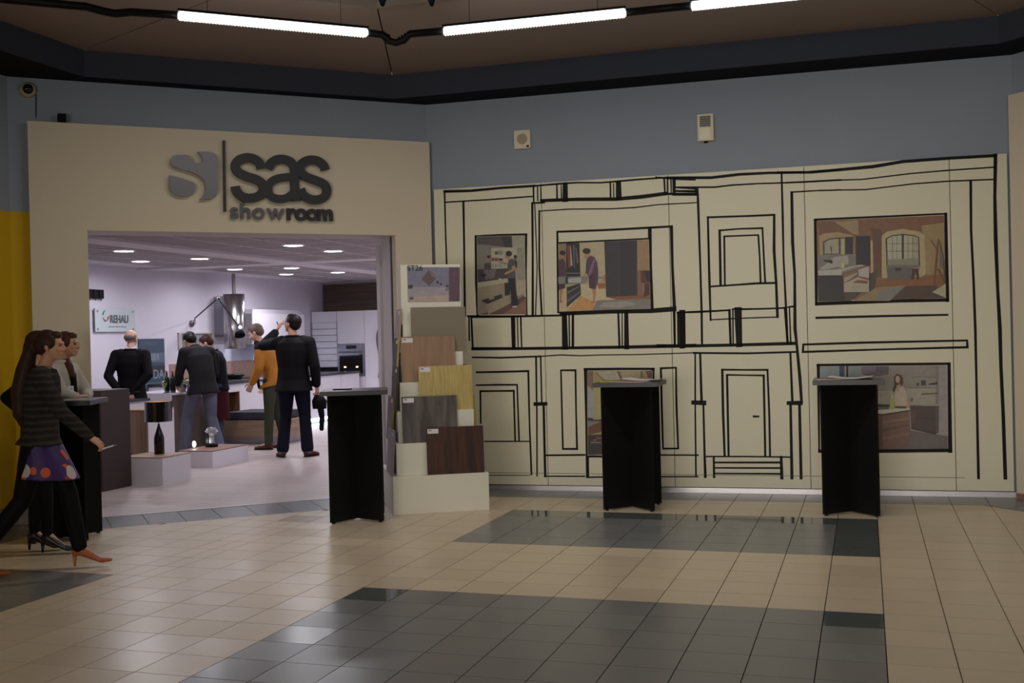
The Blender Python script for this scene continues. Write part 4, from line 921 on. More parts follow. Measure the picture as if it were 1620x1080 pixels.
# bench
t = thing('bench', 'wood bench with dark grey cushion behind the dark coat man', 'bench', (-8.8, 14.9, 0))
obj('plinth', bx(-.6, .52, -.52, .2, 0, .10), wlac, t); obj('body', bx(-.62, .66, -.62, .26, .10, .355, bev=.004), oak, t)
cu = obj('cushion', bx(-.35, .58, -.6, .2, .356, .47, bev=.02), mat('cushion grey', (66, 68, 76), .8), t)
# left kitchen run
t = thing('kitchen_run', 'long white base cabinets with dark worktop along the left showroom wall', 'kitchen cabinets', (0, 0, 0))
KX = -9.45
bm = bx(XL+.03, KX, 14.42, 14.68, .12, .86); box(bm, XL+.01, KX, 15.27, 19.6, .12, .86); box(bm, XL+.01, KX, 14.68, 15.27, .74, .86); box(bm, XL+.01, KX, 14.68, 15.27, .12, .40); box(bm, XL+.01, KX-.5, 14.68, 15.27, .40, .74)
obj('body', bm, wlac, t)
bm = bx(KX-.49, KX-.47, 14.69, 15.26, .40, .73); box(bm, KX-.48, KX-.0, 14.69, 14.70, .41, .73); box(bm, KX-.48, KX, 15.25, 15.26, .41, .73); box(bm, KX-.48, KX, 14.7, 15.25, .40, .41); box(bm, KX-.48, KX, 14.7, 15.25, .73, .74)
obj('niche_lining', bm, wood('walnut niche', (110, 78, 56), (134, 98, 72), (.6, 9, .6)), t)
obj('worktop', bx(XL+.03, KX+.02, 14.40, 19.62, .86, .90, bev=.004), wtop, t)
obj('base_recess', bx(XL+.01, KX-.1, 14.45, 19.6, 0, .12), mat('recess grey', (150, 150, 160), .6), t)
obj('light_strip', bx(KX-.1, KX-.08, 15.6, 19.6, .06, .10), mat('cool led', (255, 255, 255), .5, emit=((.72, .84, 1.), 22)), t)
for y in (16.2, 17.1, 18.0, 18.8): obj('door_gap', bx(KX-.004, KX+.001, y, y+.006, .13, .85), gp, t)
t = thing('serving_bowl', 'orange bowl standing in the walnut niche beside the bench', 'bowl', (KX-.1, 14.82, .411))
obj('bowl', lathe(B(), [(0, 0), (.05, 0), (.1, .07), (.11, .11), (.1, .11), (.06, .02), (0, .015)], 20), mat('orange glaze', (190, 90, 40), .3), t, smooth=True); obj('napkin', bx(-.03, .05, -.03, .03, .05, .14), wp, t)
t = thing('stove_pot', 'black pan on the hob of the long worktop', 'pan', (-9.85, 15.75, .92))
obj('body', lathe(B(), [(0, 0), (.12, 0), (.17, .05), (.18, .07), (.165, .07), (.11, .01), (0, .01)], 26), ductm, t, smooth=True); obj('rim', lathe(B(), [(.165, .07), (.182, .07), (.182, .078), (.165, .078)], 26), _mats['chrome'], t)
t = thing('hob', 'black gas hob set on the dark worktop', 'hob', (-9.85, 15.8, .90))
obj('plate', bx(-.25, .25, -.35, .35, .0005, .008), mat('hob steel', (150, 150, 155), .25, .8), t)
for k in (-.17, .17): obj('pan_support', bx(-.2, .2, k-.012, k+.012, .008, .019), ductm, t)
t = thing('water_tap', 'slim curved chrome tap on the worktop left of the hob', 'tap', (-9.95, 15.1, .90))
obj('spout', tube(B(), [(0, 0, 0), (0, 0, .2), (.03, 0, .26), (.09, 0, .27), (.12, 0, .22)], .011, 8), _mats['chrome'], t, smooth=True); obj('lever', tube(B(), [(0, 0, .08), (0, .06, .11)], .006, 8), _mats['chrome'], t)
WL = Plane((XL, 9), (XL, 20))
def wl(name, label, y0, y1, z0, z1, th, m, cat, off=0.):
    t = thing(name, label, cat, (XL+off, (y0+y1)/2, z0)); obj('panel', bx(0, th, -(y1-y0)/2, (y1-y0)/2, 0, z1-z0), m, t); return t
t = wl('splashback', 'wood splashback strip topped by a lit white panel over the worktop', 15.0, 19.5, .901, 1.19, .02, wood('splash wood', (150, 122, 110), (176, 146, 132), (.6, 2, 9)), 'splashback')
obj('white_panel', bx(0, .012, -1.2, 2.25, .289, .56), mat('pale glass', (205, 210, 230), .2), t)
obj('light_strip', bx(.02, .03, .3, 2.1, .29, .30), mat('cool led dim', (255, 255, 255), .5, emit=((.6, .75, 1.), 16)), t)
t = thing('wall_cabinet', 'white wall cupboards over the worktop right of the extractor', 'cabinet', (XL+.01, 17.78, 1.47))
obj('body', bx(0, .38, -.93, .93, 0, .54), mat('grey white side', (186, 182, 190), .5), t); obj('door', bx(.38, .40, -.93, -.01, 0, .54), wlac, t); obj('door', bx(.38, .40, 0, .93, 0, .54), wlac, t)
obj('cornice', bx(0, .30, -.75, .93, .54, .62), whitew, t)
# extractor
t = thing('extractor_hood', 'polished steel cylinder extractor hanging beside a grey duct box', 'extractor', (-9.94, 15.96, 1.41))
obj('cylinder', lathe(B(), [(0, 0), (.17, 0), (.175, .01), (.175, .9), (0, .9)], 36), mat('polished steel', (170, 165, 165), .24, 1.), t, smooth=False)
for f in t.children[0].data.polygons: f.use_smooth = abs(f.normal.z) < .5
obj('ceiling_rod', tube(B(), [(0, 0, .9), (0, 0, CH-1.41-.03)], .03, 12), _mats['polished steel'], t)
t = thing('duct_box', 'grey upright box on the wall left of the extractor cylinder', 'cabinet', (XL+.001, 16.53, 1.64))
obj('body', bx(0, .22, -.22, .14, 0, .66), mat('box grey', (150, 150, 162), .5), t); obj('rim', bx(0, .225, -.225, .145, -.02, 0), mat('box dark', (110, 110, 122), .5), t)
# articulated lamp
AL = Plane((XL, 15), (XL, 17))
p = AL.fit(305, 507, .03); q = C0+(FW+RT*(345-810)/CAM_F-UP*(471-540)/CAM_F)*16.0; e_ = C0+(FW+RT*(377-810)/CAM_F-UP*(516-540)/CAM_F)*15.2
t = thing('arm_lamp', 'black articulated wall lamp reaching across the steel extractor', 'lamp')
obj('wall_mount', lathe(B(), [(0, 0), (.06, 0), (.05, .03), (0, .03)], 18, M=Matrix.Translation(p+V((-.03, 0, -.05))) @ Matrix.Rotation(R(90), 4, 'Y')), mat('lamp chrome grey', (120, 118, 128), .3, .6), t, smooth=True)
obj('bracket', tube(B(), [p+V((0, 0, -.05)), p+V((.08, -.05, .04)), p+V((.08, -.05, -.06))], .008, 8), _mats['lamp chrome grey'], t)
obj('lower_arm', tube(B(), [p+V((.08, -.05, .04)), q], .011, 8), ductm, t); obj('upper_arm', tube(B(), [q, e_], .011, 8), ductm, t)
obj('joint', ball(B(), q, .03), _mats['chrome'], t, smooth=True)
dd = V((.35, -.3, -.9)).normalized(); Mh = Matrix.Translation(e_) @ dd.to_track_quat('Z', 'Y').to_matrix().to_4x4()
obj('lamp_head', lathe(B(), [(0, -.02), (.02, -.02), (.03, .03), (.06, .09), (.075, .15), (.07, .15), (.055, .09), (0, .06)], 20, M=Mh), ductm, t, smooth=True)
obj('bulb', ball(B(), e_+dd*.07+V((.035, -.03, .05)), .022), mat('blue white bulb', (200, 200, 255), .5, emit=((.55, .55, 1.), 10)), t, smooth=True)
# picture frame recess, signs, shelf on the left wall
t = thing('wall_frame', 'pale framed grey panel on the wall behind the two heads', 'frame', (XL, 15.74, 1.42))
obj('panel', bx(0, .012, -.42, .46, .03, .25), mat('frame grey panel', (128, 130, 140), .4), t)
bm = bx(0, .03, -.5, .5, .25, .27); box(bm, 0, .03, -.5, .5, 0, .03); box(bm, 0, .0299, -.5, -.42, .02, .26); box(bm, 0, .0299, .46, .5, .02, .26)
obj('frame', bm, mat('frame beige', (190, 180, 176), .5), t)
t = thing('glass_sign', 'glass wall plate with grey lettering and a small round coloured logo', 'sign', (XL, 13.66, 1.71))
obj('glass_plate', bx(.03, .04, -.46, .46, 0, .34, bev=.002), mat('frosted glass', (196, 206, 210), .2), t)
obj('side_edge', bx(.028, .042, -.462, -.455, 0, .34), mat('glass edge', (90, 100, 104), .3), t)
for y in (-.4, .4):
    for z in (.04, .30): obj('stud', lathe(B(), [(0, .05), (.014, .05), (.014, 0), (0, 0)], 12, M=Matrix.Translation((0, y, z)) @ Matrix.Rotation(R(90), 4, 'Y')), _mats['chrome'], t)
SG = Plane((XL, 13.66), (XL, 14.66))
SG.n = V((1, 0, 0)); t.location = (XL, 13.66, 1.71)
def onsign(o): o.parent = t; o.matrix_parent_inverse = Matrix.Translation(-V(t.location))
greyl = mat('plate lettering', (96, 100, 104), .5)
onsign(text('lettering', 'REHAU', .155, SG, -.13, 1.71+.135, .043, greyl, None, .003, .006, sx=.86)); onsign(text('strapline', 'Unlimited Polymer Solutions', .036, SG, -.17, 1.71+.065, .042, mat('plate pale lettering', (150, 154, 160), .5), None, .001))
for k, (a0, m) in enumerate(((100, mat('logo green', (50, 120, 90), .5)), (200, mat('logo grey', (120, 120, 130), .5)), (280, mat('logo red', (190, 50, 70), .5)))):
    bm = B(); pts = [SG.at(-.22+.06*math.cos(R(a0+i*10)), 1.71+.235+.075*math.sin(R(a0+i*10)), .043) for i in range(8)]; tube(bm, pts, [.006+.001*i for i in range(8)], 6); onsign(obj('logo_arc', bm, m))
t = thing('menu_board', 'dark blue-grey poster board with pale lettering behind the bald man', 'poster', (XL, 14.55, .76))
obj('board', bx(.0, .02, -.33, .31, 0, .84), mat('board blue grey', (66, 82, 100), .5, noise=(6, .15)), t)
MB2 = Plane((XL, 14.55), (XL, 15.55)); MB2.n = V((1, 0, 0)); t.location = (XL, 14.55, .76)
lt = mat('board lettering', (140, 152, 165), .5)
for body, size, u, z, m in (('SUTVEKOST', .07, -.26, 1.50, mat('board faint', (92, 106, 124), .5)), ('SO EER', .13, -.24, 1.27, lt), ('MODA', .20, -.32, .98, lt)):
    onsign(text('lettering', body, size, MB2, u, z, .0215, m, None, .0008, .002))
obj('band', bx(.0195, .0212, -.33, .31, .47, .62), mat('board band', (96, 112, 130), .5), t); obj('photo_strip', bx(.0195, .0212, -.33, .31, .3, .42), mat('board brown', (74, 66, 72), .5), t); obj('photo_strip', bx(.0195, .0212, -.33, .31, .04, .16), mat('board teal', (84, 110, 128), .5), t)
t = thing('hook_rail', 'black hook rail with pegs at the far left of the showroom wall', 'rack', (XL, 13.2, 2.19))
for k in range(3): obj('block', bx(0, .05, -.14+k*.12, -.03+k*.12, 0, .13, bev=.004), ductm, t); obj('peg', tube(B(), [(.03, -.09+k*.12, 0), (.05, -.09+k*.12, -.03)], .006, 6), ductm, t)
# back wall: tall units, oven, roller shutter, wood panel
t = thing('wood_wall_panel', 'dark brown horizontal-grain panel above the tall cabinets', 'panel', (0, 0, 0))
obj('panel', bx(XL-.0+.02, -8.5, YB-.04, YB-.002, 2.06, CH-.03), wood('brown wall wood', (84, 66, 58), (112, 90, 80), (.7, .7, 9), wscale=2), t)
t = thing('tall_cabinets', 'row of white tall kitchen cabinets along the back wall', 'kitchen cabinets', (0, 0, 0))
YF = 19.75
bm = bx(-9.975, -9.38, YF, YB-.05, .12, .785); box(bm, -9.975, -9.38, YF, YB-.05, 1.43, 2.08); box(bm, -9.38, -8.4, YF, YB-.05, .12, 2.08); box(bm, XL+.02, -9.975, YF, YB-.05, 1.86, 2.08); box(bm, XL+.02, -9.975, YF+.02, YB-.05, .905, 1.86); box(bm, -9.975, -9.38, YB-.1, YB-.05, .785, 1.43)
obj('body', bm, mat('cabinet carcass', (196, 192, 200), .5), t)
def door(x0, x1, z0, z1): obj('door', bx(x0+.003, x1-.003, YF-.02, YF, z0, z1), wlac, t)
door(-9.975, -9.38, .12, .60); door(-9.975, -9.38, .605, .785); door(-9.975, -9.38, 1.435, 2.08); door(-9.38, -8.85, .60, 2.08); door(-9.38, -8.85, .12, .595); door(-8.85, -8.4, .12, 2.08); door(XL+.02, -9.98, 1.865, 2.08)
obj('base_recess', bx(-9.975, -8.4, YF+.05, YB-.05, 0, .12), _mats['recess grey'], t); obj('light_strip', bx(-9.97, -8.4, YF+.03, YF+.05, .06, .09), _mats['cool led'], t)
t = thing('roller_shutter', 'white slatted roller shutter cupboard left of the oven', 'cabinet', (XL+.03, YF-.001, .97))
for k in range(7): obj('slat', bx(0, .54, -.022, 0, .01+k*.127, .01+k*.127+.118, bev=.004), wlac, t)
for xx in (-.015, .541): obj('side_frame', bx(xx, xx+.014, -.03, 0, 0, .9), mat('shutter frame', (150, 148, 156), .4, .4), t)
obj('dark_sill', bx(0, .54, -.03, 0, -.06, .0), ductm, t)
t = thing('oven', 'built-in steel oven with dark glass door in the tall cabinets', 'oven', (-9.677, YF, .79))
ss = mat('oven steel', (150, 146, 150), .3, .8)
obj('body', bx(-.295, .295, -.03, .35, 0, .64, bev=.004), ss, t); obj('door_glass', bx(-.25, .25, -.034, -.03, .06, .44), mat('oven glass', (14, 15, 22), .06), t)
obj('handle', tube(B(), [(-.24, -.06, .48), (.24, -.06, .48)], .011, 8), ss, t); obj('control_panel', bx(-.1, .12, -.033, -.03, .54, .61), mat('oven display', (24, 24, 30), .2), t)
for x in (-.13, .13): obj('oven_lamp', bx(x-.025, x+.025, -.036, -.0345, .17, .20), mat('oven lamp', (255, 200, 130), .5, emit=((1, .65, .3), 2.2)), t)
t = thing('hanging_towel', 'grey curved towel hanging on the tall cabinet beside the jamb', 'towel', (-8.97, YF-.05, .75))
bm = B(); n = 14
for i in range(n+1):
    f = i/n; z = f*.95; hw = .13*math.sin(math.pi*(.25+.7*f))**.7+.02; o_ = .05*math.sin(f*5)
    for x in (-hw+o_, o_+hw*.9): bm.verts.new((x, .015*math.sin(f*6+x*9), z)); bm.verts.new((x, .02+.015*math.sin(f*6+x*9), z))
bm.verts.ensure_lookup_table()
for i in range(n):
    a = [bm.verts[4*i+j] for j in (0, 2, 3, 1)]; b = [bm.verts[4*i+4+j] for j in (0, 2, 3, 1)]
    for j in range(4): bm.faces.new((a[j], a[(j+1) % 4], b[(j+1) % 4], b[j]))
obj('cloth', bm, mat('towel grey', (120, 118, 124), .8), t, smooth=True); obj('hook', tube(B(), [(0, .0, .95), (0, .05, .97)], .01, 8), _mats['chrome'], t)
# white partition column inside the right jamb
struct('wall_partition', bx(OP1-.01, OP1+.5, .52, .62, 0, 2.47, WPT), mat('partition white', (214, 206, 212), .6), 'white partition just inside the right jamb')

# ------------------------------------------------------------------ people
skin = mat('skin', (198, 146, 120), .55, noise=(9, .06)); skinp = mat('skin pale', (205, 160, 140), .55, noise=(9, .06))
hairbk = mat('hair near black', (26, 20, 20), .5, noise=(60, .3)); hairbr = mat('hair brown', (58, 38, 30), .5, noise=(60, .3)); hairlt = mat('hair greying brown', (96, 78, 66), .6, noise=(60, .2))
eyew = mat('eye', (40, 30, 28), .2)
def X3(*a): return V(a)
BASE = dict(P=(0, 0, .94), W=(0, 0, 1.08), C=(0, 0, 1.28), N=(0, -.01, 1.45), H=(0, .03, 1.615), hf=(0, 1, 0),
            sL=(-.185, 0, 1.39), sR=(.185, 0, 1.39), eL=(-.235, -.03, 1.12), eR=(.235, -.03, 1.12), wL=(-.23, .05, .88), wR=(.23, .05, .88),
            hL=(-.09, 0, .91), hR=(.09, 0, .91), kL=(-.10, .02, .50), kR=(.10, .02, .50), aL=(-.10, -.03, .085), aR=(.10, -.03, .085), tL=(-.04, 1, 0), tR=(.04, 1, 0),
            hdL=None, hdR=None, curlL=.5, curlR=.5, bx=(1, 0, 0))
def hand(bm, w, d, n, curl, side, s=1., thumb=1.):
    """palm with four unequal bent fingers and a thumb; w wrist, d palm direction, n direction the fingers bend to"""
    d = d.normalized(); n = (n-d*n.dot(d)).normalized(); x = d.cross(n)*side
    ringloft(bm, [(w-d*.01, .024*s, .017*s, x, n), (w+d*.03*s, .036*s, .016*s, x, n), (w+d*.075*s, .041*s, .014*s, x, n), (w+d*.092*s, .038*s, .010*s, x, n)], 12)
    for k, (o, L) in enumerate(((.030, .070), (.0105, .080), (-.010, .074), (-.029, .058))):
        p = w+d*.080*s+x*o*s; pts = [p]; a = curl*.5; dd = d+x*o*2.2
        for q in (.46, .30, .24):
            q_ = (dd.normalized()*math.cos(a)+n*math.sin(a)).normalized(); pts.append(pts[-1]+q_*L*q*s); a += curl*.8
        limb(bm, pts, [.0092*s, .0088*s, .008*s, .007*s], 8)
    p = w+d*.025*s+x*.028*s; t1 = (d*.65+x*.75+n*.25).normalized(); t2 = (d*.9+x*(.35-.3*curl)+n*.4*curl).normalized()
    limb(bm, [p, p+t1*.036*s, p+t1*.036*s+t2*.030*s, p+t1*.036*s+t2*.054*s], [.0135*s, .0115*s, .010*s, .008*s], 8)
def head(bm, Hc, f, s=1., up=V((0, 0, 1))):
    f = f.normalized(); u = (up-f*up.dot(f)).normalized(); x = f.cross(u)
    Mh = Matrix.Translation(Hc) @ Matrix((x, f, u)).transposed().to_4x4() @ Matrix.Scale(s, 4)
    def b_(c, r, seg=18): ball(bm, Mh @ Matrix.Translation(c), tuple(r), seg)
    b_((0, -.012, .030), (.074, .092, .082), 22); b_((0, .022, -.022), (.060, .068, .085), 20); b_((0, .042, -.078), (.036, .040, .030)); b_((0, .066, -.088), (.020, .016, .018))
    b_((0, .083, .022), (.050, .012, .012)); b_((-.032, .064, -.020), (.022, .022, .022)); b_((.032, .064, -.020), (.022, .022, .022))
    limb(bm, [Mh @ V((0, .086, .014)), Mh @ V((0, .104, -.020)), Mh @ V((0, .098, -.032))], [.008*s, .0125*s, .010*s], 10)
    b_((-.010, .094, -.031), (.009, .010, .007)); b_((.010, .094, -.031), (.009, .010, .007))
    b_((0, .085, -.055), (.023, .010, .006)); b_((0, .083, -.066), (.020, .010, .007))
    for sx in (-1, 1): b_((sx*.077, -.004, -.006), (.008, .018, .031), 12); b_((sx*.074, .004, -.028), (.007, .010, .012), 10)
    return Mh
def person(name, label, loc, yaw, h, pose, clothes, hair, skinm=skin, voxel=.0062, fem=False):
    """clothes: list of dicts; hair: function(bm, Mh)"""
    J = dict(BASE); J.update(pose); S_ = h/1.75
    g = {k: (V(v)*S_ if isinstance(v, tuple) and k not in ('hf', 'tL', 'tR', 'hdL', 'hdR', 'bx', 'nL', 'nR') else (V(v) if isinstance(v, tuple) else v)) for k, v in J.items()}
    t = thing(name, label, 'person', tuple(loc), R(yaw))
    bxv = g['bx'].normalized(); sh = .9 if fem else 1.
    spine = [g['P'], g['W'], g['C'], g['C'].lerp(g['N'], .62), g['N']]
    def ax(i):
        d = (spine[min(i+1, 4)]-spine[max(i-1, 0)]).normalized(); y = d.cross(bxv).normalized(); x_ = y.cross(d).normalized(); return x_, y
    def torso(bm, add, lo=0, hem=None, flare=0., prof=None):
        prof = prof or ([(.150, .10), (.118, .088), (.14, .10), (.145, .085), (.055, .06)] if fem else [(.155, .112), (.142, .10), (.168, .115), (.172, .098), (.065, .065)])
        rings = []
        if hem: 
            x_, y = ax(0); rings.append((V(hem)*S_, (prof[0][0]+add+flare)*S_, (prof[0][1]+add+flare)*S_, x_, y))
        for i in range(lo, 5):
            x_, y = ax(i); rings.append((spine[i], (prof[i][0]+add)*S_, (prof[i][1]+add)*S_, x_, y))
        ringloft(bm, rings, 24)
    def arms(bm, add, a1=0., which='LR', cut=.03):
        for q in which:
            s0, e, w_ = g['s'+q], g['e'+q], g['w'+q]; ww = w_ if add == 0 else w_-(w_-e).normalized()*cut
            limb(bm, [s0.lerp(g['C'].lerp(g['N'], .6), .35), s0, s0.lerp(e, .5), e, e.lerp(ww, .4), ww], [(r_*sh+add)*S_ for r_ in (.070, .056, .047, .040, .037, .026)])
    def legs(bm, add, boot=0., cut=0., wide=0.):
        for q in 'LR':
            hp, k, a = g['h'+q], g['k'+q], g['a'+q]; aa = a.lerp(k, cut)
            limb(bm, [g['P'].lerp(hp, .8), hp, hp.lerp(k, .5), k, k.lerp(a, .35), aa], [(r_*(.95 if fem else 1)+add)*S_ for r_ in (.085, .088, .072, .053, .052, .036+wide)])
    # body
    bm = B(); torso(bm, -.012); arms(bm, 0); legs(bm, -.004)
    x_, y = ax(4)
    limb(bm, [g['C'].lerp(g['N'], .7), g['N'], g['H']+V((0, 0, -.04))*S_], [.06*S_*sh, .054*S_*sh, .05*S_*sh])
    Mh = head(bm, g['H'], g['hf'], (.97 if fem else 1.02)*S_, V(pose.get('hu', (0, 0, 1))))
    for q, sd in (('L', -1), ('R', 1)):
        d = g['hd'+q] if g['hd'+q] is not None else (g['w'+q]-g['e'+q]); n = V(pose.get('n'+q, (-sd, .25, 0)))
        hand(bm, g['w'+q], V(d), n, g['curl'+q], sd*pose.get('th'+q, 1), S_*(.92 if fem else 1.05))
        tt = V(g['t'+q]).normalized(); a = g['a'+q]
        if fem: limb(bm, [a, a+tt*.05*S_+V((0, 0, -.045))*S_, a+tt*.12*S_+V((0, 0, -.10))*S_], [.032*S_, .024*S_, .015*S_])
        else: limb(bm, [a, a+tt*.05*S_+V((0, 0, -.03))*S_, a+tt*.14*S_+V((0, 0, -.055))*S_], [.036*S_, .034*S_, .026*S_])
    remeshed('body', bm, skinm, t, voxel, 3)
    for sx in (-.031, .031):
        o = obj('eye', ball(B(), Mh @ Matrix.Translation((sx, .083, .004)), (.011, .007, .0065), 10), eyew, t, smooth=True)
    if hair:
        bm = B(); hm = hair(bm, Mh, g, S_); remeshed('hair', bm, hm, t, .007, 3)
    for c in clothes:
        bm = B(); k = c['k']
        if k == 'jacket': torso(bm, c.get('add', .022), hem=c['hem'], flare=c.get('flare', .015)); arms(bm, c.get('sl', .013), cut=c.get('cut', .02))
        elif k == 'torso': torso(bm, c.get('add', .012), hem=c.get('hem'), flare=c.get('flare', 0))
        elif k == 'trousers': torso(bm, c.get('add', .008), prof=[(.155, .112), (.135, .095), (.02, .02), (.02, .02), (.02, .02)] if not fem else [(.152, .106), (.112, .085), (.02, .02), (.02, .02), (.02, .02)]) if False else ringloft(bm, [(g['P'].lerp(g['W'], .9), .135*S_, .098*S_, *ax(0)), (g['P'], .162*S_, .12*S_, *ax(0)), (g['P']+V((0, 0, -.06))*S_, .158*S_, .118*S_, *ax(0))], 22); legs(bm, c.get('add', .012), cut=c.get('cut', .0), wide=c.get('wide', .008))
        elif k == 'skirt':
            ringloft(bm, [(g['W'], .13*S_, .10*S_, *ax(1)), (g['P'], (.168)*S_, .125*S_, *ax(0)), (V(c['hem'])*S_, c['r'][0]*S_, c['r'][1]*S_, *ax(0))], 26)
        elif k == 'fn': c['fn'](bm, g, S_, Mh)
        remeshed(c['name'], bm, c['m'], t, c.get('v', .008), c.get('s', 8))
        if k == 'jacket' and c.get('collar'):
            bm = B(); n_ = g['N']; pts = []
            for i in range(15):
                a = 2*math.pi*i/14; x_, y = ax(4); pts.append(n_+x_*.075*S_*math.cos(a)+y*.068*S_*math.sin(a)+V((0, 0, .012))*S_)
            limb(bm, pts, [.019*S_]*15, 8); remeshed('collar', bm, c['collar'], t, .007, 2)
    return t, g, Mh, S_
def shoes(t, g, S_, m, heel=0., sole=None):
    for q in 'LR':
        tt = V(g['t'+q]).normalized(); a = g['a'+q]; fwd = tt; upv = V((0, 0, 1)); side = fwd.cross(upv).normalized(); upv = side.cross(fwd).normalized()
        base = a-V((0, 0, 1))*(.085*S_+0)
        bm = B()
        if heel:
            dz = heel
            ringloft(bm, [(a-fwd*.052+upv*(-.03), .008, .012, side, upv), (a-fwd*.04+upv*(-.035), .03, .036, side, upv), (a+upv*(-.022), .038, .046, side, upv), (a+fwd*.06+upv*(-.040-dz*.35), .036, .033, side, upv), (a+fwd*.13+upv*(-.06-dz*.72), .038, .020, side, upv), (a+fwd*.175+upv*(-.062-dz*.76), .028, .015, side, upv), (a+fwd*.205+upv*(-.064-dz*.78), .008, .010, side, upv)], 16)
            o = remeshed('shoe', bm, m, t, .005, 2)
            hb = tube(B(), [a-fwd*.035+upv*(-.055), a-fwd*.040+upv*(-.075-dz*.85)], [.016, .007], 8)
            hl = obj('heel', hb, sole or m, o, smooth=True)
        else:
            ringloft(bm, [(a-fwd*.06+V((0, 0, -.045))*S_, .012, .03, side, upv), (a-fwd*.045+V((0, 0, -.035))*S_, .036, .048, side, upv), (a+V((0, 0, -.035))*S_, .042, .05, side, upv), (a+fwd*.09+V((0, 0, -.05))*S_, .046, .034, side, upv), (a+fwd*.16+V((0, 0, -.058))*S_, .046, .026, side, upv), (a+fwd*.205+V((0, 0, -.062))*S_, .02, .018, side, upv)], 16)
            o = remeshed('shoe', bm, m, t, .007, 2)
            sb = B(); ringloft(sb, [(a+fwd*z_+V((0, 0, -.078))*S_, r_, .006, side, upv) for z_, r_ in ((-.062, .02), (-.04, .04), (.08, .047), (.16, .047), (.21, .018))], 12); obj('sole', sb, sole or ductm, o)
def hair_short(m, back=.0, thick=.010, side=True, crown=True, front=.055):
    def f(bm, Mh, g, S_):
        def b_(c, r): ball(bm, Mh @ Matrix.Translation(c), r, 20)
        if crown:
            b_((0, -.022, .040), (.080+thick*.5, .090+thick*.3, .082)); b_((0, front-.03, .078), (.062, .050, .040))
        b_((0, -.048, .0), (.074, .064, .070))
        if side:
            for sx in (-1, 1): b_((sx*.062, -.008, .035), (.022, .040, .045))
        return m
    return f
def hair_bald(m):
    def f(bm, Mh, g, S_):
        def b_(c, r): ball(bm, Mh @ Matrix.Translation(c), r, 20)
        b_((0, -.050, .008), (.074, .058, .046))
        for sx in (-1, 1): b_((sx*.064, -.020, .018), (.016, .034, .032))
        return m
    return f
suit = mat('black suit cloth', (15, 13, 17), .8, noise=(20, .15)); gjk = mat('charcoal wool', (36, 34, 38), .85, noise=(25, .2)); bcoat = mat('black coat nylon', (14, 11, 14), .7, noise=(12, .2))
jgrey = mat('grey jeans', (96, 98, 116), .8, noise=(14, .2)); jnavy = mat('navy jeans', (18, 19, 34), .8, noise=(14, .2)); jblue = mat('blue jeans', (62, 70, 92), .8, noise=(14, .25))
shb = mat('brown leather', (84, 50, 34), .5, noise=(20, .2)); shk = mat('black leather', (22, 18, 22), .35)
shirtw = mat('white shirt', (220, 218, 226), .7)
def at_px(x, D): 
    p = C0+(FW+RT*(x-810)/CAM_F-UP*(540-540)/CAM_F)*D; return (p.x, p.y, 0)

# bald man in the black suit, back to us, hands clasped behind him
def cuff(side):
    def f(bm, g, S_, Mh): w_ = g['w'+side]; d = (g['w'+side]-g['e'+side]).normalized(); limb(bm, [w_-d*.03, w_-d*.005], [.037*S_, .034*S_], 12)
    return f
def shirt_collar(bm, g, S_, Mh):
    for i in range(14):
        a = 2*math.pi*i/14; ball(bm, g['N']+V((.060*math.cos(a), .056*math.sin(a)+.008, .030+.008*math.cos(a*2)))*S_, (.014, .014, .022), 8)
t, g, Mh, S_ = person('person', 'bald man in a black suit, back turned, hands clasped behind him', at_px(206, 14.4), 22, 1.74,
    dict(N=(0, .01, 1.44), H=(.0, .055, 1.60), hf=(.30, .92, -.18), eL=(-.265, -.11, 1.12), eR=(.255, -.12, 1.12), wL=(-.07, -.20, .87), wR=(.05, -.19, .90), hdL=(.5, -.12, -.75), hdR=(-.42, -.1, -.80), nL=(.3, 1, .1), nR=(-.3, 1, .1), curlL=.9, curlR=.7),
    [dict(k='jacket', name='suit_jacket', m=suit, hem=(0, -.01, .76), flare=.03, add=.028, sl=.018, collar=suit), dict(k='trousers', name='trousers', m=suit), dict(k='fn', fn=shirt_collar, name='shirt_collar', m=shirtw, v=.006, s=1)],
    hair_bald(mat('grey stubble hair', (112, 98, 94), .7)), skinp)
shoes(t, g, S_, shk)
# grey jacket man bending over the counter
t, g, Mh, S_ = person('person', 'dark-haired man in a charcoal jacket and grey jeans bending over the bottle counter', at_px(318, 14.9), 62, 1.80,
    dict(P=(0, -.02, .93), W=(0, .0, 1.07), C=(0, .08, 1.25), N=(.0, .19, 1.39), H=(.0, .30, 1.50), hf=(0, .72, -.70), hu=(0, .6, .7), sL=(-.185, .11, 1.35), sR=(.185, .11, 1.35), eL=(-.23, .17, 1.08), eR=(.24, .12, 1.07), wL=(-.17, .34, .93), wR=(.20, .28, .86), curlL=.9, curlR=.8,
         kL=(-.12, .20, .50), aL=(-.14, .24, .085), kR=(.10, -.04, .50), aR=(.13, -.20, .085), hL=(-.09, 0, .90), hR=(.09, -.02, .90)),
    [dict(k='jacket', name='jacket', m=gjk, hem=(0, -.03, .80), flare=.035, add=.032, sl=.02, collar=gjk), dict(k='trousers', name='jeans', m=jgrey, add=.018, wide=.014)], hair_short(hairbk), skin)
shoes(t, g, S_, shb)
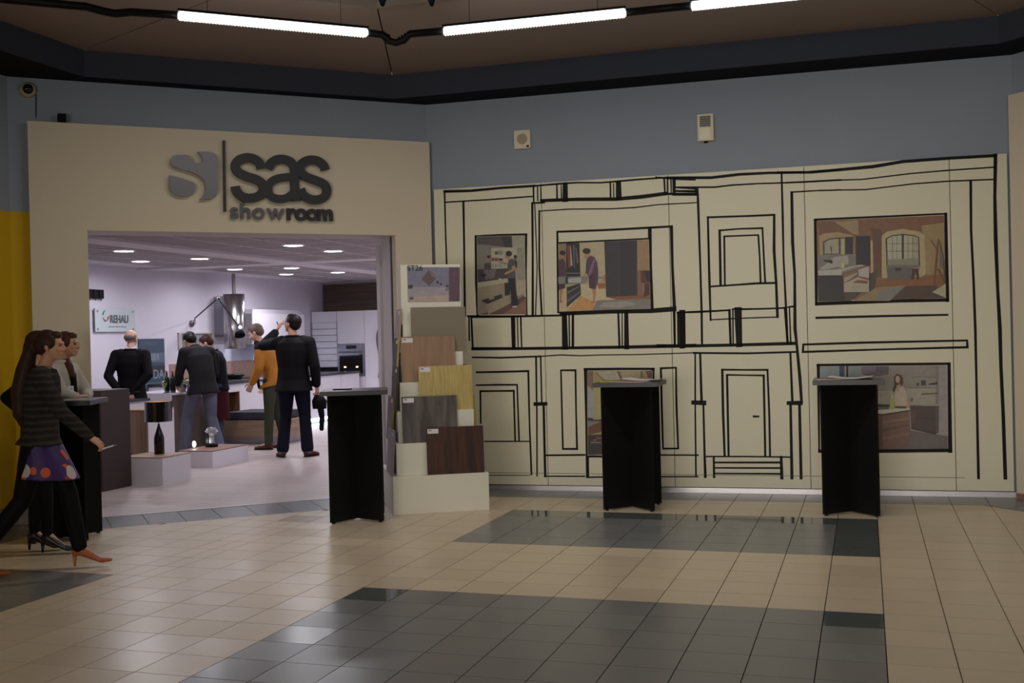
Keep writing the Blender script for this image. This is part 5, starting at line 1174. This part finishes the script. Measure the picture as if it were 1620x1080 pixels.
# man with burgundy apron
mar = mat('burgundy cloth', (66, 22, 32), .8, noise=(10, .12)); dkj = mat('midnight jacket', (16, 15, 24), .8, noise=(15, .15))
def apron(bm, g, S_, Mh):
    for o in range(1): ringloft(bm, [(V((0, -.0, 1.02))*S_, .150*S_, .115*S_, V((1, 0, 0)), V((0, 1, 0))), (V((0, 0, .9))*S_, .18*S_, .135*S_, V((1, 0, 0)), V((0, 1, 0))), (V((0, .01, .42))*S_, .20*S_, .15*S_, V((1, 0, 0)), V((0, 1, 0)))], 22)
t, g, Mh, S_ = person('person', 'man in a dark jacket and long burgundy apron, head bowed', at_px(345, 15.9), 112, 1.69,
    dict(C=(0, .03, 1.28), N=(0, .08, 1.43), H=(0, .17, 1.565), hf=(.05, .84, -.52), hu=(0, .5, .8), sL=(-.18, .03, 1.37), sR=(.18, .03, 1.37), wL=(-.16, .22, 1.0), wR=(.19, .2, .98), eL=(-.23, .0, 1.10), eR=(.23, -.0, 1.10), aL=(-.12, -.03, .085), aR=(.10, .05, .085)),
    [dict(k='jacket', name='jacket', m=dkj, hem=(0, 0, .86), flare=.02, add=.022, sl=.016, collar=mar), dict(k='trousers', name='jeans', m=jblue), dict(k='fn', fn=apron, name='apron', m=mar, v=.01)], hair_short(hairbr), skinp)
shoes(t, g, S_, shk)
# man in the ochre jacket
och = mat('ochre jacket', (176, 112, 28), .7, noise=(10, .2)); oliv = mat('olive trousers', (62, 64, 50), .85, noise=(12, .2))
def straps(bm, g, S_, Mh):
    for sx in (-.10, .13): limb(bm, [V((sx, .17, 1.36))*S_, V((sx, .20, 1.20))*S_, V((sx*1.1, .175, 1.0))*S_, V((sx*1.1, .15, .84))*S_], [.022*S_]*4, 8)
def hood(bm, g, S_, Mh):
    for i in range(12):
        a = 2*math.pi*i/12; ball(bm, g['N']+V((.11*math.cos(a), -.02+.10*math.sin(a), .0+.02*math.sin(a)))*S_, (.045, .045, .04), 10)
    for sd in ('L', 'R'): ball(bm, g['s'+sd], .085*S_, 14)
t, g, Mh, S_ = person('person', 'man in an ochre jacket with black shoulders looking down', at_px(430, 15.5), 96, 1.82,
    dict(P=(0, -.03, .94), W=(0, .0, 1.08), C=(0, .07, 1.27), N=(0, .13, 1.42), H=(0, .225, 1.575), hf=(-.05, .88, -.45), hu=(0, .45, .85), sL=(-.19, .08, 1.37), sR=(.19, .08, 1.37), eL=(-.25, .08, 1.10), eR=(.25, .08, 1.10), wL=(-.22, .20, .90), wR=(.20, .19, .87), aL=(-.12, .03, .085), aR=(.12, -.10, .085), kR=(.11, -.02, .5)),
    [dict(k='jacket', name='jacket', m=och, hem=(0, .02, .84), flare=.03, add=.03, sl=.022), dict(k='trousers', name='trousers', m=oliv), dict(k='fn', fn=straps, name='black_stripes', m=bcoat), dict(k='fn', fn=hood, name='black_yoke', m=bcoat, v=.01)], hair_short(hairlt), skinp)
shoes(t, g, S_, shb)
# man in the black coat, back to us, drinking
t, g, Mh, S_ = person('person', 'tall man in a black coat and navy jeans, back turned, drinking from a raised glass', at_px(463, 14.35), 14, 1.88,
    dict(H=(-.005, .02, 1.615), hf=(-.88, .42, .22), N=(0, -.0, 1.45), sL=(-.20, 0, 1.38), sR=(.20, 0, 1.38), eL=(-.40, .12, 1.36), wL=(-.27, .26, 1.53), hdL=(.35, .15, .85), nL=(.9, .3, -.2), curlL=.85, thL=1, eR=(.27, -.03, 1.10), wR=(.275, .03, .85), curlR=1.3,
         hL=(-.09, 0, .91), kL=(-.115, .03, .50), aL=(-.15, -.03, .085), tL=(-.55, .9, 0), hR=(.09, 0, .91), kR=(.12, .03, .50), aR=(.15, -.0, .085), tR=(.5, .9, 0)),
    [dict(k='jacket', name='coat', m=bcoat, hem=(0, -.01, .80), flare=.035, add=.045, sl=.026, cut=.035, collar=bcoat), dict(k='trousers', name='jeans', m=jnavy, add=.02, wide=.02, cut=.06),
     dict(k='fn', name='turned_up_cuffs', m=mat('cuff denim', (110, 116, 136), .8), fn=lambda bm, g, S_, Mh: [limb(bm, [g['a'+q].lerp(g['k'+q], .02), g['a'+q].lerp(g['k'+q], .08)], [.066*S_, .066*S_]) for q in 'LR'])], hair_short(hairbk, thick=.014), skin)
shoes(t, g, S_, shb)
hp = t.matrix_basis
Wm = Matrix.Translation(t.location) @ Matrix.Rotation(t.rotation_euler.z, 4, 'Z')
p = Wm @ (g['wL']+V((.0, .05, .10)))
wg = wineglass(p.x, p.y, p.z, 'empty glass held at the mouth of the dark coat man', False, (0, R(72), t.rotation_euler.z)); wg['group'] = 'glass held by a person'
p = Wm @ (g['wR']+V((.01, .0, -.10)))
bg = thing('hand_bag', 'black bag hanging from the right hand of the dark coat man', 'bag', (p.x, p.y, 0), t.rotation_euler.z)
bm = B(); ringloft(bm, [(V((.02, 0, .62)), .09, .05, X3(1, 0, 0), X3(0, 1, 0)), (V((.02, 0, .72)), .10, .06, X3(1, 0, 0), X3(0, 1, 0)), (V((.01, 0, .80)), .05, .03, X3(1, 0, 0), X3(0, 1, 0))], 14); obj('bag_body', bm, bcoat, bg, smooth=True)
limb_ = limb(B(), [V((.03, 0, .66)), V((.05, .0, .5)), V((.04, .0, .36))], [.045, .035, .03]); obj('hanging_end', limb_, dkj, bg, smooth=True)
obj('strap', tube(B(), [V((-.01, 0, .79)), V((.0, 0, p.z+.02)), V((.035, 0, .79))], .007, 8), bcoat, bg)

# ---- the women at the left
striped = bpy.data.materials.new('striped knit'); striped.use_nodes = True; nt = striped.node_tree; b_ = nt.nodes['Principled BSDF']
tc = nt.nodes.new('ShaderNodeTexCoord'); wv = nt.nodes.new('ShaderNodeTexWave'); wv.bands_direction = 'Z'; wv.inputs['Scale'].default_value = 7; wv.inputs['Distortion'].default_value = 1.5; wv.inputs['Detail Scale'].default_value = 3
cr_ = nt.nodes.new('ShaderNodeValToRGB'); cr_.color_ramp.elements[0].color = (*lin((40, 36, 34)), 1); cr_.color_ramp.elements[1].color = (*lin((60, 55, 52)), 1); cr_.color_ramp.elements[0].position = .3
nt.links.new(tc.outputs['Object'], wv.inputs['Vector']); nt.links.new(wv.outputs['Fac'], cr_.inputs[0]); nt.links.new(cr_.outputs[0], b_.inputs['Base Color']); b_.inputs['Roughness'].default_value = .9; b_.inputs['Specular IOR Level'].default_value = .15
floral = bpy.data.materials.new('purple floral cloth'); floral.use_nodes = True; nt = floral.node_tree; b_ = nt.nodes['Principled BSDF']
tc = nt.nodes.new('ShaderNodeTexCoord'); ns = nt.nodes.new('ShaderNodeTexVoronoi'); ns.inputs['Scale'].default_value = 12; ns.inputs['Randomness'].default_value = .9
sep = nt.nodes.new('ShaderNodeSeparateColor'); c1_ = nt.nodes.new('ShaderNodeValToRGB'); cc = c1_.color_ramp; cc.interpolation = 'CONSTANT'
cc.elements[0].color = (*lin((54, 20, 92)), 1); cc.elements[1].position = .45; cc.elements[1].color = (*lin((204, 84, 40)), 1)
for p_, c_ in ((.66, (60, 24, 110)), (.8, (150, 40, 50)), (.9, (196, 178, 180))): e2 = cc.elements.new(p_); e2.color = (*lin(c_), 1)
lt_ = nt.nodes.new('ShaderNodeMath'); lt_.operation = 'LESS_THAN'; lt_.inputs[1].default_value = .60; mx_ = nt.nodes.new('ShaderNodeMix'); mx_.data_type = 'RGBA'; mx_.inputs[6].default_value = (*lin((52, 22, 92)), 1)
L_ = nt.links.new; L_(tc.outputs['Object'], ns.inputs['Vector']); L_(ns.outputs['Color'], sep.inputs[0]); L_(sep.outputs[0], c1_.inputs[0]); L_(ns.outputs['Distance'], lt_.inputs[0]); L_(lt_.outputs[0], mx_.inputs[0]); L_(c1_.outputs[0], mx_.inputs[7]); L_(mx_.outputs[2], b_.inputs['Base Color']); b_.inputs['Roughness'].default_value = .6
blk = mat('black tights', (11, 10, 12), .7); tan = mat('tan leather', (160, 88, 44), .4); tans = mat('tan heel', (176, 118, 66), .4)
def hair_pony(m, tail):
    def f(bm, Mh, g, S_):
        def b_(c, r): ball(bm, Mh @ Matrix.Translation(c), r, 20)
        b_((0, -.026, .040), (.084, .094, .084)); b_((0, -.055, .0), (.074, .062, .072)); b_((0, .045, .078), (.058, .036, .034))
        for sx in (-1, 1): b_((sx*.066, .000, .028), (.020, .056, .056))
        pts = [Mh @ V(p) for p in tail[0]]; limb(bm, pts, [r*S_ for r in tail[1]], 12)
        return m
    return f
def tailfn(pts, rad): return (pts, rad)
t, g, Mh, S_ = person('person', 'long-haired woman in a striped dark jacket and purple flowered skirt striding to the right', at_px(60, 7.38), -62, 1.62,
    dict(P=(0, 0, .98), W=(0, .01, 1.12), C=(0, .02, 1.31), N=(0, .035, 1.475), H=(0, .085, 1.635), hf=(.10, 1, -.02), sL=(-.155, .02, 1.42), sR=(.155, .04, 1.42), eR=(.225, .20, 1.16), wR=(.21, .385, .975), eL=(-.20, -.12, 1.17), wL=(-.19, -.15, .94), hdR=(.0, .62, -.45), nR=(-.4, -.3, -1), curlR=.9,
         hL=(-.08, .01, .95), hR=(.08, -.01, .95), kL=(-.07, .17, .55), aL=(-.06, .235, .165), kR=(.07, -.12, .53), aR=(.08, -.42, .16), tL=(.0, 1, .06), tR=(0, 1, -.06)),
    [dict(k='jacket', name='striped_jacket', m=striped, hem=(0, -.01, .925), flare=.035, add=.028, sl=.016, v=.007), dict(k='trousers', name='black_trousers', m=blk, add=.014, v=.007),
     dict(k='skirt', name='flowered_skirt', m=floral, hem=(0, .045, .68), r=(.20, .222), v=.007)],
    hair_pony(hairbr, ([(0, -.09, .03), (0, -.125, .02), (0, -.15, -.05), (.0, -.185, -.18), (0, -.215, -.34), (0, -.215, -.50), (0, -.20, -.60)], [.040, .032, .050, .066, .072, .060, .022])), skin, .0055, True)
shoes(t, g, S_, tan, .07, tans)
Wm = Matrix.Translation(t.location) @ Matrix.Rotation(t.rotation_euler.z, 4, 'Z')
p = Wm @ (g['wR']+V((-.01, .105, -.075))*S_)
pen = thing('pen', 'thin white pen held in the striding woman\'s hand', 'pen', tuple(p), t.rotation_euler.z)
obj('barrel', tube(B(), [(0, -.03, -.01), (0, .045, .012)], .005, 8), wp, pen); obj('tip', tube(B(), [(0, .045, .012), (0, .065, .016)], [.005, .002], 8), gp, pen)
# woman in black behind her
bd = mat('black dress cloth', (13, 11, 13), .8, noise=(12, .15))
t, g, Mh, S_ = person('person', 'woman in black with high heels and one elbow out, hidden behind the striding woman', at_px(58, 8.05), -62, 1.66,
    dict(H=(0, .03, 1.60), hf=(0, 1, 0), P=(0, 0, .98), N=(0, -.0, 1.45), sL=(-.155, -.02, 1.38), sR=(.155, .0, 1.38), eL=(-.16, -.27, 1.20), wL=(-.13, -.10, 1.04), eR=(.17, -.02, 1.12), wR=(.14, -.04, .90), curlL=1., hL=(-.08, 0, .95), hR=(.08, 0, .95), kL=(-.07, -.03, .54), kR=(.07, .05, .54), aL=(-.08, -.07, .155), aR=(.07, .06, .155)),
    [dict(k='jacket', name='black_dress_top', m=bd, hem=(0, 0, .86), flare=.02, add=.016, sl=.012), dict(k='skirt', name='black_skirt', m=bd, hem=(0, 0, .58), r=(.165, .16)), dict(k='trousers', name='black_tights', m=blk, add=.004, wide=.0)],
    hair_pony(hairbr, ([(0, -.07, .0), (0, -.09, -.10), (0, -.10, -.2), (0, -.1, -.3)], [.06, .06, .05, .03])), skin, .007, True)
shoes(t, g, S_, shk, .065)
# woman in the cream jacket at the table
crm = mat('cream jacket cloth', (186, 180, 172), .8, noise=(14, .1))
t, g, Mh, S_ = person('person', 'woman in a cream jacket with a name badge leaning on the left bar table', at_px(95, 9.1), -84, 1.66,
    dict(H=(0, .075, 1.605), hf=(-.10, 1, .0), N=(0, .01, 1.45), C=(0, .0, 1.28), sL=(-.16, 0, 1.38), sR=(.16, .02, 1.38), eR=(.19, .13, 1.20), wR=(.05, .17, 1.155), eL=(-.2, .12, 1.17), wL=(-.06, .2, 1.15), hdR=(-.9, .1, 0), hdL=(.9, -.1, 0), nR=(0, .2, -1), nL=(0, .2, -1), curlR=.5, curlL=.5),
    [dict(k='jacket', name='cream_jacket', m=crm, hem=(0, 0, .88), flare=.02, add=.026, sl=.018, collar=crm), dict(k='trousers', name='black_trousers', m=blk),
     dict(k='fn', name='black_top', m=bd, fn=lambda bm, g, S_, Mh: ringloft(bm, [(V((.0, .112, 1.36))*S_, .05*S_, .02*S_, X3(1, 0, 0), X3(0, 1, 0)), (V((0, .125, 1.2))*S_, .045*S_, .02*S_, X3(1, 0, 0), X3(0, 1, 0)), (V((0, .12, 1.0))*S_, .04*S_, .02*S_, X3(1, 0, 0), X3(0, 1, 0))], 12))],
    hair_pony(mat('hair auburn', (78, 48, 34), .5, noise=(60, .3)), ([(0, -.05, -.02), (-.02, -.06, -.12), (.03, .02, -.2), (.05, .07, -.28)], [.06, .05, .04, .02])), skin, .0062, True)
shoes(t, g, S_, shk)
bdg = obj('name_badge', bx(.045, .125, .148, .152, 1.205, 1.25, Matrix.Scale(S_, 4), bev=.001), shirtw, t); obj('badge_text', bx(.06, .11, .152, .1525, 1.222, 1.230, Matrix.Scale(S_, 4)), gp, bdg)
